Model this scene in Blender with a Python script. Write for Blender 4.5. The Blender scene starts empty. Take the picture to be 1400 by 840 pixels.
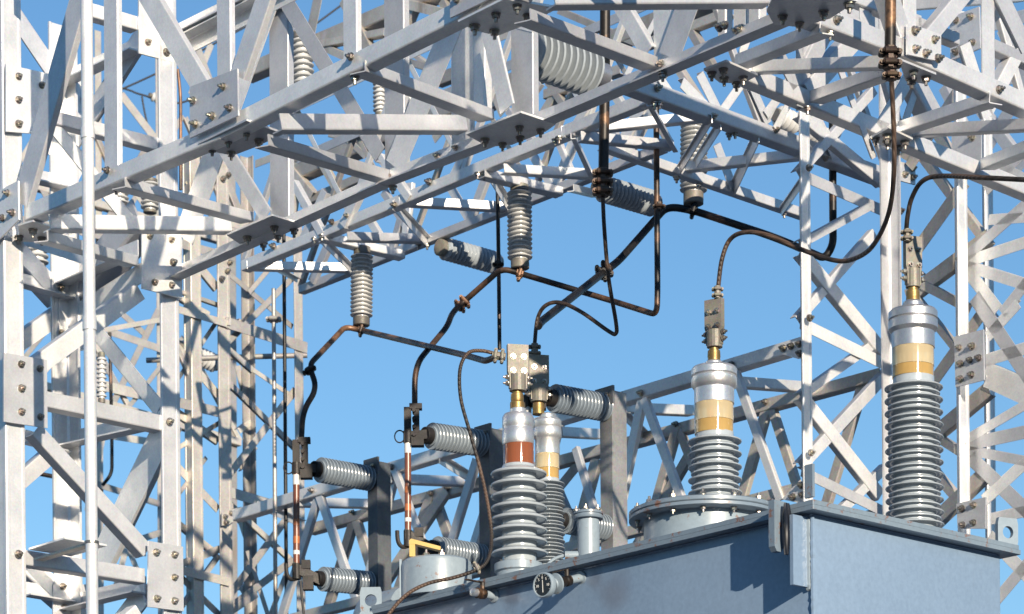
import bpy, bmesh, math, random
from mathutils import Vector, Matrix
random.seed(7)
S = bpy.context.scene
COL = S.collection
R = math.radians

# ------------------------------------------------------------------ camera
F = 4330.0; PCX, PCY = 700.0, 1700.0; ROLL = 0.0095; CAMZ = 1.6
cam_d = bpy.data.cameras.new('camera')
cam = bpy.data.objects.new('camera', cam_d); COL.objects.link(cam)
cam_d.sensor_fit = 'HORIZONTAL'; cam_d.sensor_width = 36
cam_d.lens = F / 1400 * 36
cam_d.shift_y = (PCY - 420) / 1400
cam_d.clip_end = 20000
cam_d.dof.use_dof = True; cam_d.dof.focus_distance = 15.6; cam_d.dof.aperture_fstop = 6.3
CX = Vector((math.cos(ROLL), 0, -math.sin(ROLL))); CY = Vector((math.sin(ROLL), 0, math.cos(ROLL)))
CP = Vector((0, 0, CAMZ))
cam.matrix_world = Matrix(((CX.x, CY.x, 0, 0), (CX.y, CY.y, -1, 0), (CX.z, CY.z, 0, CAMZ), (0, 0, 0, 1)))
S.camera = cam

# ------------------------------------------------------------------ sky, sun, exposure
AL = R(42.4)
U = Vector((-math.sin(AL), math.cos(AL), 0))      # along the tank's long side, going back to the left
V = Vector((math.cos(AL), math.sin(AL), 0))       # along its short side, going back to the right
Z = Vector((0, 0, 1)); X = Vector((1, 0, 0)); Y = Vector((0, 1, 0))
SUN_EL = R(15)
sd = (U * math.cos(R(22)) + V * math.sin(R(22))) * math.cos(SUN_EL) - Z * math.sin(SUN_EL)
W = bpy.data.worlds.new('World'); S.world = W; W.use_nodes = True
wn = W.node_tree; bg = wn.nodes['Background']
sky = wn.nodes.new('ShaderNodeTexSky'); sky.sky_type = 'NISHITA'; sky.sun_disc = False
sky.sun_elevation = SUN_EL; sky.sun_rotation = math.atan2(-sd.x, -sd.y)
sky.altitude = 300; sky.air_density = 1.25; sky.dust_density = 0.0; sky.ozone_density = 4.5
hs = wn.nodes.new('ShaderNodeHueSaturation'); hs.inputs['Saturation'].default_value = 1.06; hs.inputs['Value'].default_value = 1.0
wn.links.new(sky.outputs[0], hs.inputs['Color']); wn.links.new(hs.outputs[0], bg.inputs[0]); bg.inputs[1].default_value = 0.107
sun_d = bpy.data.lights.new('sun', 'SUN'); sun_d.energy = 5.0; sun_d.angle = R(0.5); sun_d.color = (1.0, 0.86, 0.68)
sun = bpy.data.objects.new('sun', sun_d); COL.objects.link(sun)
sun.rotation_euler = sd.to_track_quat('-Z', 'Y').to_euler(); sun.location = (5, -10, 12)
S.view_settings.view_transform = 'Standard'; S.view_settings.look = 'None'
S.view_settings.exposure = 0.5; S.view_settings.gamma = 1.0
S.view_settings.use_curve_mapping = False
S.cycles.use_denoising = True
S.cycles.max_bounces = 6

# ------------------------------------------------------------------ materials
def nt(name):
    m = bpy.data.materials.new(name); m.use_nodes = True
    t = m.node_tree
    return m, t, t.nodes['Principled BSDF']
def link(t, a, b): t.links.new(a, b)
def noise(t, scale, detail=4, rough=.6, coord=None, dist=0.0, stretch=None):
    n = t.nodes.new('ShaderNodeTexNoise'); n.inputs['Scale'].default_value = scale
    n.inputs['Detail'].default_value = detail; n.inputs['Roughness'].default_value = rough
    n.inputs['Distortion'].default_value = dist
    c = coord or t.nodes.new('ShaderNodeNewGeometry').outputs['Position']
    if stretch:
        mp = t.nodes.new('ShaderNodeMapping'); mp.inputs['Scale'].default_value = stretch
        link(t, c, mp.inputs[0]); c = mp.outputs[0]
    link(t, c, n.inputs['Vector']); return n
def ramp(t, fac, stops):
    r = t.nodes.new('ShaderNodeValToRGB'); e = r.color_ramp.elements
    while len(e) < len(stops): e.new(.5)
    for k, (p, c) in enumerate(stops):
        e[k].position = p; e[k].color = (*c, 1)
    link(t, fac, r.inputs[0]); return r
def mix(t, a, b, fac, mode='MIX'):
    m = t.nodes.new('ShaderNodeMix'); m.data_type = 'RGBA'; m.blend_type = mode
    for s, v in ((m.inputs[6], a), (m.inputs[7], b), (m.inputs[0], fac)):
        if hasattr(v, 'is_linked') or hasattr(v, 'links'): link(t, v, s)
        elif isinstance(v, (int, float)): s.default_value = v
        else: s.default_value = (*v, 1)
    return m.outputs[2]
def bump(t, p, h, strength=.2, dist=.004):
    b = t.nodes.new('ShaderNodeBump'); b.inputs['Strength'].default_value = strength
    b.inputs['Distance'].default_value = dist; link(t, h, b.inputs['Height']); link(t, b.outputs[0], p.inputs['Normal'])
def objrand(t):
    return t.nodes.new('ShaderNodeObjectInfo').outputs['Random']

def metal_mat(name, lo, hi, metallic=.5, rough=.45, stain=.35, stain_col=(.30, .22, .14)):
    m, t, p = nt(name)
    sp = t.nodes.new('ShaderNodeTexVoronoi'); sp.inputs['Scale'].default_value = 110
    link(t, t.nodes.new('ShaderNodeNewGeometry').outputs['Position'], sp.inputs['Vector'])
    n1 = noise(t, 6, 5, .65)
    n2 = noise(t, 260, 2, .6)
    a = ramp(t, n1.outputs[0], [(.3, lo), (.68, hi)]).outputs[0]
    a = mix(t, a, sp.outputs['Color'], .10, 'OVERLAY')
    n3 = noise(t, 75, 3, .7)
    a = mix(t, a, ramp(t, n3.outputs[0], [(.32, (.92, .92, .93)), (.68, (1.04, 1.04, 1.03))]).outputs[0], 1.0, 'MULTIPLY')
    rv = ramp(t, objrand(t), [(0, (.66, .67, .70)), (.4, (.90, .90, .91)), (1, (1.12, 1.11, 1.08))]).outputs[0]
    a = mix(t, a, rv, 1.0, 'MULTIPLY')
    st = noise(t, 3.1, 6, .7, stretch=(1, 1, .35))
    sf = ramp(t, st.outputs[0], [(.56, (0, 0, 0)), (.76, (stain, stain, stain))]).outputs[0]
    a = mix(t, a, stain_col, sf)
    link(t, a, p.inputs['Base Color'])
    p.inputs['Metallic'].default_value = metallic
    rr = ramp(t, n2.outputs[0], [(.25, (rough - .1,) * 3), (.75, (rough + .13,) * 3)])
    link(t, rr.outputs[0], p.inputs['Roughness'])
    bump(t, p, n2.outputs[0], .25, .002)
    return m
ALU = metal_mat('galvanised_aluminium', (.63, .642, .66), (.79, .797, .803), .46, .40, .28, (.42, .36, .29))
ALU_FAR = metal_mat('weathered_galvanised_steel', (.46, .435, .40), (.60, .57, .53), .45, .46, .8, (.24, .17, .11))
POST = metal_mat('galvanised_channel_painted_shade', (.085, .095, .11), (.15, .165, .18), .4, .5, .3, (.16, .13, .10))  # shade on the left and middle posts put into the colour
POST_L = metal_mat('galvanised_channel', (.25, .26, .27), (.40, .40, .40), .45, .5, .4)  # lighter copy of the same channel steel, for the sunlit right post
BOLT = metal_mat('zinc_bolt', (.27, .245, .21), (.44, .41, .37), .85, .34, .6, (.17, .09, .045))
CAST = metal_mat('cast_bronze_terminal', (.15, .14, .12), (.24, .225, .195), .25, .55, .45, (.20, .12, .07))
CAP = metal_mat('machined_aluminium_cap', (.62, .63, .64), (.76, .76, .76), .8, .34, .12)
BRASS = metal_mat('brass_collar', (.20, .13, .05), (.36, .25, .10), .7, .42, .5, (.12, .07, .03))
DARK_ROD = metal_mat('rusty_core_rod', (.22, .07, .03), (.34, .13, .05), .1, .6, .3)
DARK = metal_mat('blackened_fitting', (.018, .018, .02), (.05, .045, .042), .5, .55, .3, (.10, .05, .03))

def paint_mat(name, c0, c1, rough=.36, rust=.0, coat=.25):
    m, t, p = nt(name)
    n1 = noise(t, 1.7, 5, .6); n2 = noise(t, 40, 4, .6)
    a = ramp(t, n1.outputs[0], [(.3, c0), (.7, c1)]).outputs[0]
    a = mix(t, a, ramp(t, n2.outputs[0], [(.3, (.9, .9, .9)), (.7, (1.04, 1.04, 1.04))]).outputs[0], 1.0, 'MULTIPLY')
    dirt = noise(t, 5.5, 6, .72, stretch=(1, 1, .22))
    a = mix(t, a, (.13, .125, .11), ramp(t, dirt.outputs[0], [(.60, (0, 0, 0)), (.80, (.28, .28, .28))]).outputs[0])
    if rust:
        rn = noise(t, 13, 6, .75)
        a = mix(t, a, (.19, .075, .03), ramp(t, rn.outputs[0], [(.62 - rust * .1, (0, 0, 0)), (.68 - rust * .1, (.85, .85, .85))]).outputs[0])
    link(t, a, p.inputs['Base Color'])
    p.inputs['Roughness'].default_value = rough
    p.inputs['Coat Weight'].default_value = coat; p.inputs['Coat Roughness'].default_value = .22
    bump(t, p, n2.outputs[0], .08, .003)
    return m
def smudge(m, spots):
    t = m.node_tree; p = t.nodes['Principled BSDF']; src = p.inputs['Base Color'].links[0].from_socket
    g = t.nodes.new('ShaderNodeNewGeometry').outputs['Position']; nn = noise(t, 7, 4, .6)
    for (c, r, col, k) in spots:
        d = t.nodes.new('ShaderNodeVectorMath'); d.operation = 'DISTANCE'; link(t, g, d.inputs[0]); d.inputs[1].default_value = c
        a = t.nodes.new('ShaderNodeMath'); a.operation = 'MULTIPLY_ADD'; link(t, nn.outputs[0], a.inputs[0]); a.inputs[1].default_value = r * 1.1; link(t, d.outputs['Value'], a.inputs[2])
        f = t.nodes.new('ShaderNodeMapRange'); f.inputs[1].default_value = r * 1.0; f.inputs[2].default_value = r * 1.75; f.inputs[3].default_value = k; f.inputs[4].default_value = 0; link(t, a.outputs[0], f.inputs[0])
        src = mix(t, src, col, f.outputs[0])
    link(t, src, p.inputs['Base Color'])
PAINT = paint_mat('blue_grey_tank_paint', (.175, .25, .355), (.20, .28, .39), .27, 0, .55)
PAINT_RIM = paint_mat('tank_rim_paint', (.155, .205, .26), (.185, .24, .29), .4, .45)
PAINT_FIT = paint_mat('light_grey_fitting_paint', (.23, .295, .35), (.275, .335, .385), .34, .15)
PORC = paint_mat('blue_grey_porcelain', (.34, .385, .425), (.375, .42, .455), .2, 0, .6)
PORC_W = paint_mat('pale_grey_porcelain', (.55, .56, .555), (.64, .64, .63), .24, 0, .6)
PORC_D = paint_mat('slate_grey_porcelain', (.23, .28, .335), (.29, .34, .385), .25, 0, .5)
YEL = paint_mat('faded_yellow_paint', (.50, .33, .07), (.58, .40, .12), .5)
CLAMPM = metal_mat('oxidised_bronze_clamp', (.045, .032, .026), (.13, .085, .06), .5, .45, .4, (.20, .10, .05))
WHITE = paint_mat('white_label', (.55, .56, .56), (.7, .7, .7), .6)
ORANGE = paint_mat('orange_sticker', (.36, .10, .03), (.44, .15, .05), .5)
TUBE = paint_mat('brown_fuse_tube', (.135, .045, .026), (.19, .065, .035), .4)
BLACKP = paint_mat('black_gauge_face', (.012, .013, .015), (.016, .017, .02), .25)
PLASTIC = paint_mat('black_plastic_wrap', (.006, .008, .014), (.010, .013, .022), .45, 0, .05)
WHITEP, _t, _p = nt('gauge_lettering'); _p.inputs['Base Color'].default_value = (.75, .75, .72, 1)

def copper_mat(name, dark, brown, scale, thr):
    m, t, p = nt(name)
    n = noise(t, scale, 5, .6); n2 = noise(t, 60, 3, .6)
    a = ramp(t, n.outputs[0], [(thr - .06, dark), (thr + .06, brown)]).outputs[0]  # near-black patches paint dappled shade into the brown copper
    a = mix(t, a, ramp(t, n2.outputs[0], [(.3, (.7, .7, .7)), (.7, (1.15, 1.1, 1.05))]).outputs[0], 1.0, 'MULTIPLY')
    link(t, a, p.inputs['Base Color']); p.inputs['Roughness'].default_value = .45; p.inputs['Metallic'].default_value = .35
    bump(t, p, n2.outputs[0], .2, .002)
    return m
COPPER = copper_mat('copper_pipe_painted_shade', (.022, .02, .019), (.25, .14, .085), 2.2, .47)
COPPER_B = copper_mat('dark_copper_painted_shade', (.016, .016, .017), (.16, .09, .06), 3.4, .62)
COPPER_B2 = copper_mat('half_dark_copper_painted_shade', (.018, .017, .017), (.20, .115, .072), 2.4, .50)
COPPER_R = copper_mat('rusty_copper_painted_shade', (.022, .018, .016), (.30, .165, .085), 4.0, .545)
CABLE, t_, p_ = nt('brown_braided_cable')
_w = t_.nodes.new('ShaderNodeTexWave'); _w.inputs['Scale'].default_value = 28; _w.inputs['Distortion'].default_value = .4
_w.bands_direction = 'DIAGONAL'
link(t_, t_.nodes.new('ShaderNodeNewGeometry').outputs['Position'], _w.inputs['Vector'])
_n = noise(t_, 3.5, 4)
_a = ramp(t_, _n.outputs[0], [(.44, (.022, .018, .016)), (.62, (.10, .062, .043))]).outputs[0]
link(t_, mix(t_, _a, ramp(t_, _w.outputs[0], [(0, (.6, .6, .6)), (.6, (1.05, 1.05, 1.05))]).outputs[0], 1.0, 'MULTIPLY'), p_.inputs['Base Color'])
p_.inputs['Roughness'].default_value = .55; bump(t_, p_, _w.outputs[0], .6, .004)
WIRE, t_, p_ = nt('black_line_wire'); p_.inputs['Base Color'].default_value = (.03, .03, .033, 1); p_.inputs['Roughness'].default_value = .6

def glass_mat(name, col, trans, rough=.08):
    m, t, p = nt(name)
    n = noise(t, 9, 4, .6, stretch=(1, 1, .4))
    link(t, ramp(t, n.outputs[0], [(.3, tuple(c * .86 for c in col)), (.7, col)]).outputs[0], p.inputs['Base Color'])
    p.inputs['Transmission Weight'].default_value = trans; p.inputs['Roughness'].default_value = rough; p.inputs['IOR'].default_value = 1.18; p.inputs['Coat Weight'].default_value = .8; p.inputs['Coat Roughness'].default_value = .05
    return m
GLASS = glass_mat('stained_sight_glass', (.86, .70, .42), .5, .12)
OIL = glass_mat('amber_oil', (.68, .44, .14), .4, .12)
OIL_R = glass_mat('red_brown_oil', (.34, .105, .035), .35, .12)

GROUND, t_, p_ = nt('gravel_ground')
_n1 = noise(t_, 45, 6, .7); _n2 = noise(t_, .6, 4)
_a = ramp(t_, _n1.outputs[0], [(.3, (.02, .038, .07)), (.7, (.06, .10, .165))]).outputs[0]
link(t_, mix(t_, _a, ramp(t_, _n2.outputs[0], [(.35, (.75, .75, .75)), (.65, (1.1, 1.08, 1.05))]).outputs[0], 1.0, 'MULTIPLY'), p_.inputs['Base Color'])
p_.inputs['Roughness'].default_value = .95; bump(t_, p_, _n1.outputs[0], .8, .03)
CONC = paint_mat('concrete_pad', (.26, .25, .235), (.34, .33, .31), .9, 0, 0)

# ------------------------------------------------------------------ projection helpers
def ray(px, py): return CX * ((px - PCX) / F) + CY * ((PCY - py) / F) + Y
def proj(p):
    d = p - CP
    return Vector((PCX + F * d.dot(CX) / d.y, PCY - F * d.dot(CY) / d.y))
class Plane:
    def __init__(s, p, n):
        s.p = Vector(p); s.n = Vector(n).normalized()
        if s.n.dot(CP - s.p) < 0: s.n = -s.n           # faces the camera
    def at(s, px, py):
        r = ray(px, py); return CP + r * ((s.p - CP).dot(s.n) / r.dot(s.n))
def Yp(y): return Plane((0, y, 0), (0, -1, 0))
def Zp(z): return Plane((0, 0, z + CAMZ), (0, 0, -1))
def Vert(p, d): return Plane(p, d.cross(Z))
def hdir(a, b): d = b - a; d.z = 0; return d.normalized()

# ------------------------------------------------------------------ object helpers
def thing(name, label, cat, loc, group=None, kind=None):
    o = bpy.data.objects.new(name, None); COL.objects.link(o); o.location = loc; o.empty_display_size = .2
    o['label'] = label; o['category'] = cat
    if group: o['group'] = group
    return o
def wloc(o):
    l = Vector(o.location)
    while o.parent: o = o.parent; l = l + o.location
    return l
def obj(name, verts, faces, mat, parent=None, smooth=False, recalc=True, mats=None, fm=None):
    c = sum((Vector(v) for v in verts), Vector()) / len(verts)
    me = bpy.data.meshes.new(name)
    me.from_pydata([Vector(v) - c for v in verts], [], faces)
    if recalc:
        bm = bmesh.new(); bm.from_mesh(me); bmesh.ops.recalc_face_normals(bm, faces=bm.faces); bm.to_mesh(me); bm.free()
    me.materials.append(mat)
    for m in mats or (): me.materials.append(m)
    if smooth:
        me.polygons.foreach_set('use_smooth', [True] * len(me.polygons))
        me.set_sharp_from_angle(angle=R(33))
    if fm: me.polygons.foreach_set('material_index', fm)
    o = bpy.data.objects.new(name, me); COL.objects.link(o)
    if parent: o.parent = parent; o.location = c - wloc(parent)
    else: o.location = c
    return o
def tag(o, label, cat, group=None):
    o['label'] = label; o['category'] = cat
    if group: o['group'] = group
    return o
class MB:
    def __init__(s): s.v = []; s.f = []
    def add(s, v, f):
        n = len(s.v); s.v += [Vector(q) for q in v]; s.f += [tuple(i + n for i in q) for q in f]
    def prism(s, ring0, ring1):
        n = len(ring0)
        s.add(list(ring0) + list(ring1), [(k, (k + 1) % n, n + (k + 1) % n, n + k) for k in range(n)] + [tuple(range(n - 1, -1, -1)), tuple(range(n, 2 * n))])
    def box(s, c, ax, ay, az, sx, sy, sz):
        q = [c + ax * (i * sx / 2) + ay * (j * sy / 2) - az * sz / 2 for i, j in ((-1, -1), (1, -1), (1, 1), (-1, 1))]
        s.prism(q, [p + az * sz for p in q])
    def cyl(s, a, b, r, n=12, r2=None):
        d = (b - a).normalized(); e, g = frame(d); r2 = r if r2 is None else r2
        s.prism([a + (e * math.cos(k * 2 * math.pi / n) + g * math.sin(k * 2 * math.pi / n)) * r for k in range(n)],
                [b + (e * math.cos(k * 2 * math.pi / n) + g * math.sin(k * 2 * math.pi / n)) * r2 for k in range(n)])
    def lathe(s, a, d, prof, n=32):
        e, g = frame(d); m = len(prof); vs = []
        for (r, h) in prof:
            for k in range(n):
                t = k * 2 * math.pi / n
                vs.append(a + d * h + (e * math.cos(t) + g * math.sin(t)) * max(r, 1e-4))
        fs = [(i * n + k, i * n + (k + 1) % n, (i + 1) * n + (k + 1) % n, (i + 1) * n + k) for i in range(m - 1) for k in range(n)]
        fs += [tuple(range(n - 1, -1, -1)), tuple((m - 1) * n + k for k in range(n))]
        s.add(vs, fs)
    def sweep(s, pts, r, n=10):
        m = len(pts); rings = []; up = None
        for i in range(m):
            d = (pts[min(i + 1, m - 1)] - pts[max(i - 1, 0)]).normalized()
            if up is None: e, g = frame(d)
            else:
                e = (up - d * up.dot(d)).normalized(); g = d.cross(e)
            up = e
            rr = r[i] if isinstance(r, list) else r
            rings += [pts[i] + (e * math.cos(k * 2 * math.pi / n) + g * math.sin(k * 2 * math.pi / n)) * rr for k in range(n)]
        fs = [(i * n + k, i * n + (k + 1) % n, (i + 1) * n + (k + 1) % n, (i + 1) * n + k) for i in range(m - 1) for k in range(n)]
        fs += [tuple(range(n - 1, -1, -1)), tuple((m - 1) * n + k for k in range(n))]
        s.add(rings, fs)
    def build(s, name, mat, parent=None, smooth=False): return obj(name, s.v, s.f, mat, parent, smooth)
def frame(d):
    a = Z if abs(d.z) < .9 else X
    e = a.cross(d).normalized(); return e, d.cross(e)

def angle(parent, name, p0, p1, e1, e2, s1, s2, mat, t=None):
    """steel angle: heel along p0-p1, flanges towards e1 and e2"""
    d = (p1 - p0).normalized()
    e1 = (e1 - d * e1.dot(d)).normalized(); e2 = e2 - d * e2.dot(d); e2 = (e2 - e1 * e2.dot(e1)).normalized()
    t = t or max(.005, min(s1, s2) * .09)
    c = t * 1.1
    sec = [(0, c), (c * .3, c * .3), (c, 0), (s1, 0), (s1, t), (t * 1.5, t), (t, t * 1.5), (t, s2), (0, s2)]
    m = MB()
    m.prism([p0 + e1 * a + e2 * b for a, b in sec], [p1 + e1 * a + e2 * b for a, b in sec])
    return m.build(name, mat, parent)
def hmem(parent, a, pa, b, pb=None, size=.08, name='strut', mat=None, far=False, down=False, ext=0, sv=None):
    """near-level member: heel line a-b; flange up (near edge) and flange level going away; far=True: heel at far edge"""
    pb = pb or pa
    p0, p1 = pa.at(*a), pb.at(*b)
    if ext: d = (p1 - p0).normalized(); p0 = p0 - d * ext; p1 = p1 + d * ext
    h = hdir(p0, p1).cross(Z)
    if h.dot(Y) < 0: h = -h
    if far: h = -h
    j = random.uniform(-.003, .003)
    return angle(parent, name, p0 + Z * j, p1 + Z * j, -Z if down else Z, h, sv or size, size, mat or ALU)
def brace(parent, a, b, pl, w, side=1, name='brace', mat=None, toward=False, pb=None, off=None, s2=None, flat=False):
    """member lying in the plane pl, seen w pixels wide between image points a and b"""
    pb = pb or pl
    p0, p1 = pl.at(*a), pb.at(*b)
    n = pl.n; d = (p1 - p0).normalized(); e = n.cross(d).normalized()
    q0, q1 = proj(p0), proj(p1); l = (q1 - q0).normalized(); nrm = Vector((-l.y, l.x))
    mid = (p0 + p1) / 2; k = (proj(mid + e * .01) - proj(mid)).dot(nrm)
    if abs(k) < .2: k = .2
    wm = min(.22, abs(w / k * .01))
    im = proj(mid + e * .01) - proj(mid)
    if (abs(l.y) > .8 and im.x < 0) or (abs(l.y) <= .8 and im.y > 0): e = -e     # e points up / right in the picture
    o = n * (random.uniform(-.022, .018) if off is None else off)
    heel = e * (wm / 2 * side)
    dep = .012 if flat else (s2 or wm * .9)
    return angle(parent, name, p0 + heel + o, p1 + heel + o, -e * side, n if toward else -n, wm, dep, mat or ALU)
def leg(parent, p, z0, z1, f1, f2, s, mat=None, name='leg'):
    """extruded leg angle: flat outer faces with a shallow recess between heel and toe, bulbed toes"""
    p0, p1 = Vector((p.x, p.y, z0)), Vector((p.x, p.y, z1)); t = s * .085; g = .0035
    half = [(t * .7, 0), (s * .2, 0), (s * .23, g), (s * .82, g), (s * .85, 0), (s - t * .4, 0), (s, t * .4), (s, t * 1.7), (s - t * 1.2, t * 1.7), (s - t * 2.2, t), (t * 2, t)]
    sec = half + [(t, t * 2)] + [(b, a) for a, b in half[::-1][1:]] + [(t * .2, t * .2)]
    m = MB(); m.prism([p0 + f1 * a + f2 * b for a, b in sec], [p1 + f1 * a + f2 * b for a, b in sec])
    return m.build(name, mat or ALU, parent)

# bolt mesh: washer, hexagon nut, stud end; its axis is +Z
def _bolt():
    m = MB(); o = Vector()
    m.cyl(o, Z * .005, .021, 14); m.cyl(Z * .005, Z * .019, .0165, 6); m.cyl(Z * .019, Z * .036, .0085, 8, .007)
    me = bpy.data.meshes.new('bolt'); me.from_pydata(m.v, [], m.f); me.materials.append(BOLT); return me
BOLT_ME = _bolt()
def bolt(parent, p, n, s=1.0):
    o = bpy.data.objects.new('bolt', BOLT_ME); COL.objects.link(o); o.parent = parent
    o.location = p - wloc(parent); o.rotation_mode = 'QUATERNION'
    o.rotation_quaternion = n.to_track_quat('Z', 'Y') @ Matrix.Rotation(random.uniform(0, 1), 4, 'Z').to_quaternion()
    o.scale = (s,) * 3
    return o
def gusset(parent, poly, pl, bolts=(), off=.03, th=.01, mat=None, bs=1.0, name='gusset_plate'):
    n = pl.n
    q = [pl.at(*p) + n * off for p in poly]
    m = MB(); m.prism(q, [p - n * th for p in q])
    o = m.build(name, mat or ALU, parent)
    for b in bolts: bolt(o, pl.at(*b) + n * off, n, bs * random.uniform(.92, 1.08))
    return o
def studs(parent, pts, pl, off=.004, s=1.0):
    for q in pts: bolt(parent, pl.at(*q) + pl.n * off, pl.n, s * random.uniform(.92, 1.08))
def catmull(pts, sub=6):
    out = []
    for i in range(len(pts) - 1):
        p0, p1, p2, p3 = pts[max(i - 1, 0)], pts[i], pts[i + 1], pts[min(i + 2, len(pts) - 1)]
        for k in range(sub):
            t = k / sub
            out.append(.5 * ((2 * p1) + (p2 - p0) * t + (2 * p0 - 5 * p1 + 4 * p2 - p3) * t * t + (3 * p1 - p0 - 3 * p2 + p3) * t ** 3))
    return out + [pts[-1]]
def rounded(pts, r=.12, sub=6):
    out = [pts[0]]
    for i in range(1, len(pts) - 1):
        a, b, c = pts[i - 1], pts[i], pts[i + 1]
        k = min(r, (a - b).length * .48, (c - b).length * .48)
        s, e = b + (a - b).normalized() * k, b + (c - b).normalized() * k
        for j in range(sub + 1):
            t = j / sub; out.append(s * (1 - t) ** 2 + b * 2 * t * (1 - t) + e * t * t)
    return out + [pts[-1]]
def D(pts):  # (px, py, depth) -> world points
    return [Yp(y).at(a, b) for a, b, y in pts]

# ------------------------------------------------------------------ ground
gm = MB(); gm.add([(-3000, -3000, 0), (3000, -3000, 0), (3000, 3000, 0), (-3000, 3000, 0)], [(0, 1, 2, 3)])
g = obj('ground', gm.v, gm.f, GROUND, None, recalc=False); g['kind'] = 'structure'

# unseen hill-shaped ring added to block horizon glow, below the picture's lower edge
BLOCKER, t_, p_ = nt('dark_blocker_ring')
_n1 = noise(t_, .15, 6, .7)
link(t_, ramp(t_, _n1.outputs[0], [(.35, (.018, .026, .022)), (.65, (.045, .058, .04))]).outputs[0], p_.inputs['Base Color']); p_.inputs['Roughness'].default_value = 1.0; p_.inputs['Specular IOR Level'].default_value = .1
hv = []; hf = []; HN = 120
for i, (rr, hh) in enumerate(((230, -.5), (290, 16), (350, 38), (410, 48), (470, 44), (600, -.5))):
    for k in range(HN):
        a = 2 * math.pi * k / HN; w = .82 + .10 * math.sin(a * 3 + 1) + .06 * math.sin(a * 7 + i) + .04 * math.sin(a * 17 + 2 * i)
        hv.append((rr * math.cos(a), rr * math.sin(a), hh * w if hh > 0 else hh))
for i in range(5):
    for k in range(HN): hf.append((i * HN + k, i * HN + (k + 1) % HN, (i + 1) * HN + (k + 1) % HN, (i + 1) * HN + k))
hl = obj('added_glow_blocker', hv, hf, BLOCKER, None, smooth=True); hl['kind'] = 'structure'

# ------------------------------------------------------------------ planes of the steelwork
ZG = 5.46
pA = Zp(ZG).at(300, 182); pC = Zp(ZG).at(715, 185)
A = Vert(pA, U); C = Vert(pC, U)
B1 = Vert(Zp(ZG).at(1240, 80), V); B2 = Vert(Zp(ZG).at(1210, 190), V)
ZS = 6.2
S2A = Vert(Zp(ZS).at(560, 274), U); S2B = Vert(Zp(ZS).at(560, 340), U)
B3 = Vert(Zp(ZS).at(1000, 171), V); B4 = Vert(Zp(ZS).at(1000, 264), V)
LF = Vert(Zp(5.0).at(700, 596), U); LB = Vert(Zp(5.0).at(700, 648), U)
pL1 = A.at(6, 420); pL2 = C.at(245.5, 420); pL3 = C.at(93, 420)
T12 = Vert(pL1, hdir(pL1, pL2)); T34 = Vert(pL3, V)
pM4 = LF.at(1107, 480); pM3 = LB.at(1218, 480)
T43 = Vert(pM4, hdir(pM4, pM3))
pM1 = Vert(pM3, U).at(1325, 480); T31 = Vert(pM3, U); T1R = Vert(pM1 + V * .03, U); T1G = Vert(pM1 - V * .10, U)
T3A = Vert(Yp(22).at(308, 500), V); T3B = Vert(Yp(23).at(333, 500), V)
FAR = Vert(Yp(26).at(200, 500), V)
def hit(a, b, x0, y0, m):   # continue the image line a->b down to the line through (x0, y0) with slope m
    dx, dy = b[0] - a[0], b[1] - a[1]; t = (y0 + m * (a[0] - x0) - a[1]) / (dy - m * dx); return (a[0] + dx * t, a[1] + dy * t)
def more(a, b, k):   # continue the image line a->b by k pixels
    l = math.hypot(b[0] - a[0], b[1] - a[1]); return (b[0] + (b[0] - a[0]) / l * k, b[1] + (b[1] - a[1]) / l * k)
def zrel(p): return p.z - CAMZ
def ext(a, b, y):   # continue the image line b->a upwards to row y
    t = (y - b[1]) / (a[1] - b[1]); return (b[0] + (a[0] - b[0]) * t, y)

# ================================================================== STEELWORK
ZT = 1.32                                   # girder depth
def on(p): return Vector((p.x, p.y, 0))
# ------------------------------------------------------------------ near girder overhead
GA = thing('lattice_girder', 'large near aluminium box girder with bolted gussets crossing the upper left overhead', 'girder', on(pA), 'lattice girders')
HA = lambda a, b, **k: hmem(GA, a, A, b, A, **k)
HC = lambda a, b, **k: hmem(GA, a, C, b, C, **k)
AC = lambda a, b, **k: hmem(GA, a, A, b, C, **k)
hmem(GA, (33, 303), A, (300, 190), A, size=.085, name='chord')
hmem(GA, (300, 189), A, (690, -5), A, size=.085, name='chord', ext=.0)
hmem(GA, (690, -5), A, (1010, -172), A, size=.085, name='chord')
hmem(GA, (238, 388), C, (535, 256), C, size=.09, name='chord', far=True)
hmem(GA, (535, 256), C, (760, 170), C, size=.09, name='chord', far=True)
hmem(GA, (760, 170), C, (1100, 28), C, size=.09, name='chord', far=True)
for pl, x0, x1, dv in ((A, 20, 1010, 1), (C, 235, 1100, -1)):        # top chords above the frame
    q0, q1 = (A.at(33, 303), A.at(1010, -172)) if pl is A else (C.at(238, 388), C.at(1100, 28))
    angle(GA, 'chord', q0 + Z * ZT, q1 + Z * ZT, -Z, V * dv, .085, .085, ALU)
for a, b in (((70, 313), (318, 316)), ((386, 178), (640, 179)), ((760, 6), (1056, 4))): AC(a, b, size=.078)
for a, b in (((172, 256), (347, 303)), ((500, 97), (676, 163)), ((726, 27), (900, 92))): AC(a, b, size=.085, sv=.05)
for a, b in (((66, 330), (190, 364)), ((368, 200), (534, 248))): AC(a, b, size=.08, sv=.055)
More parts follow.
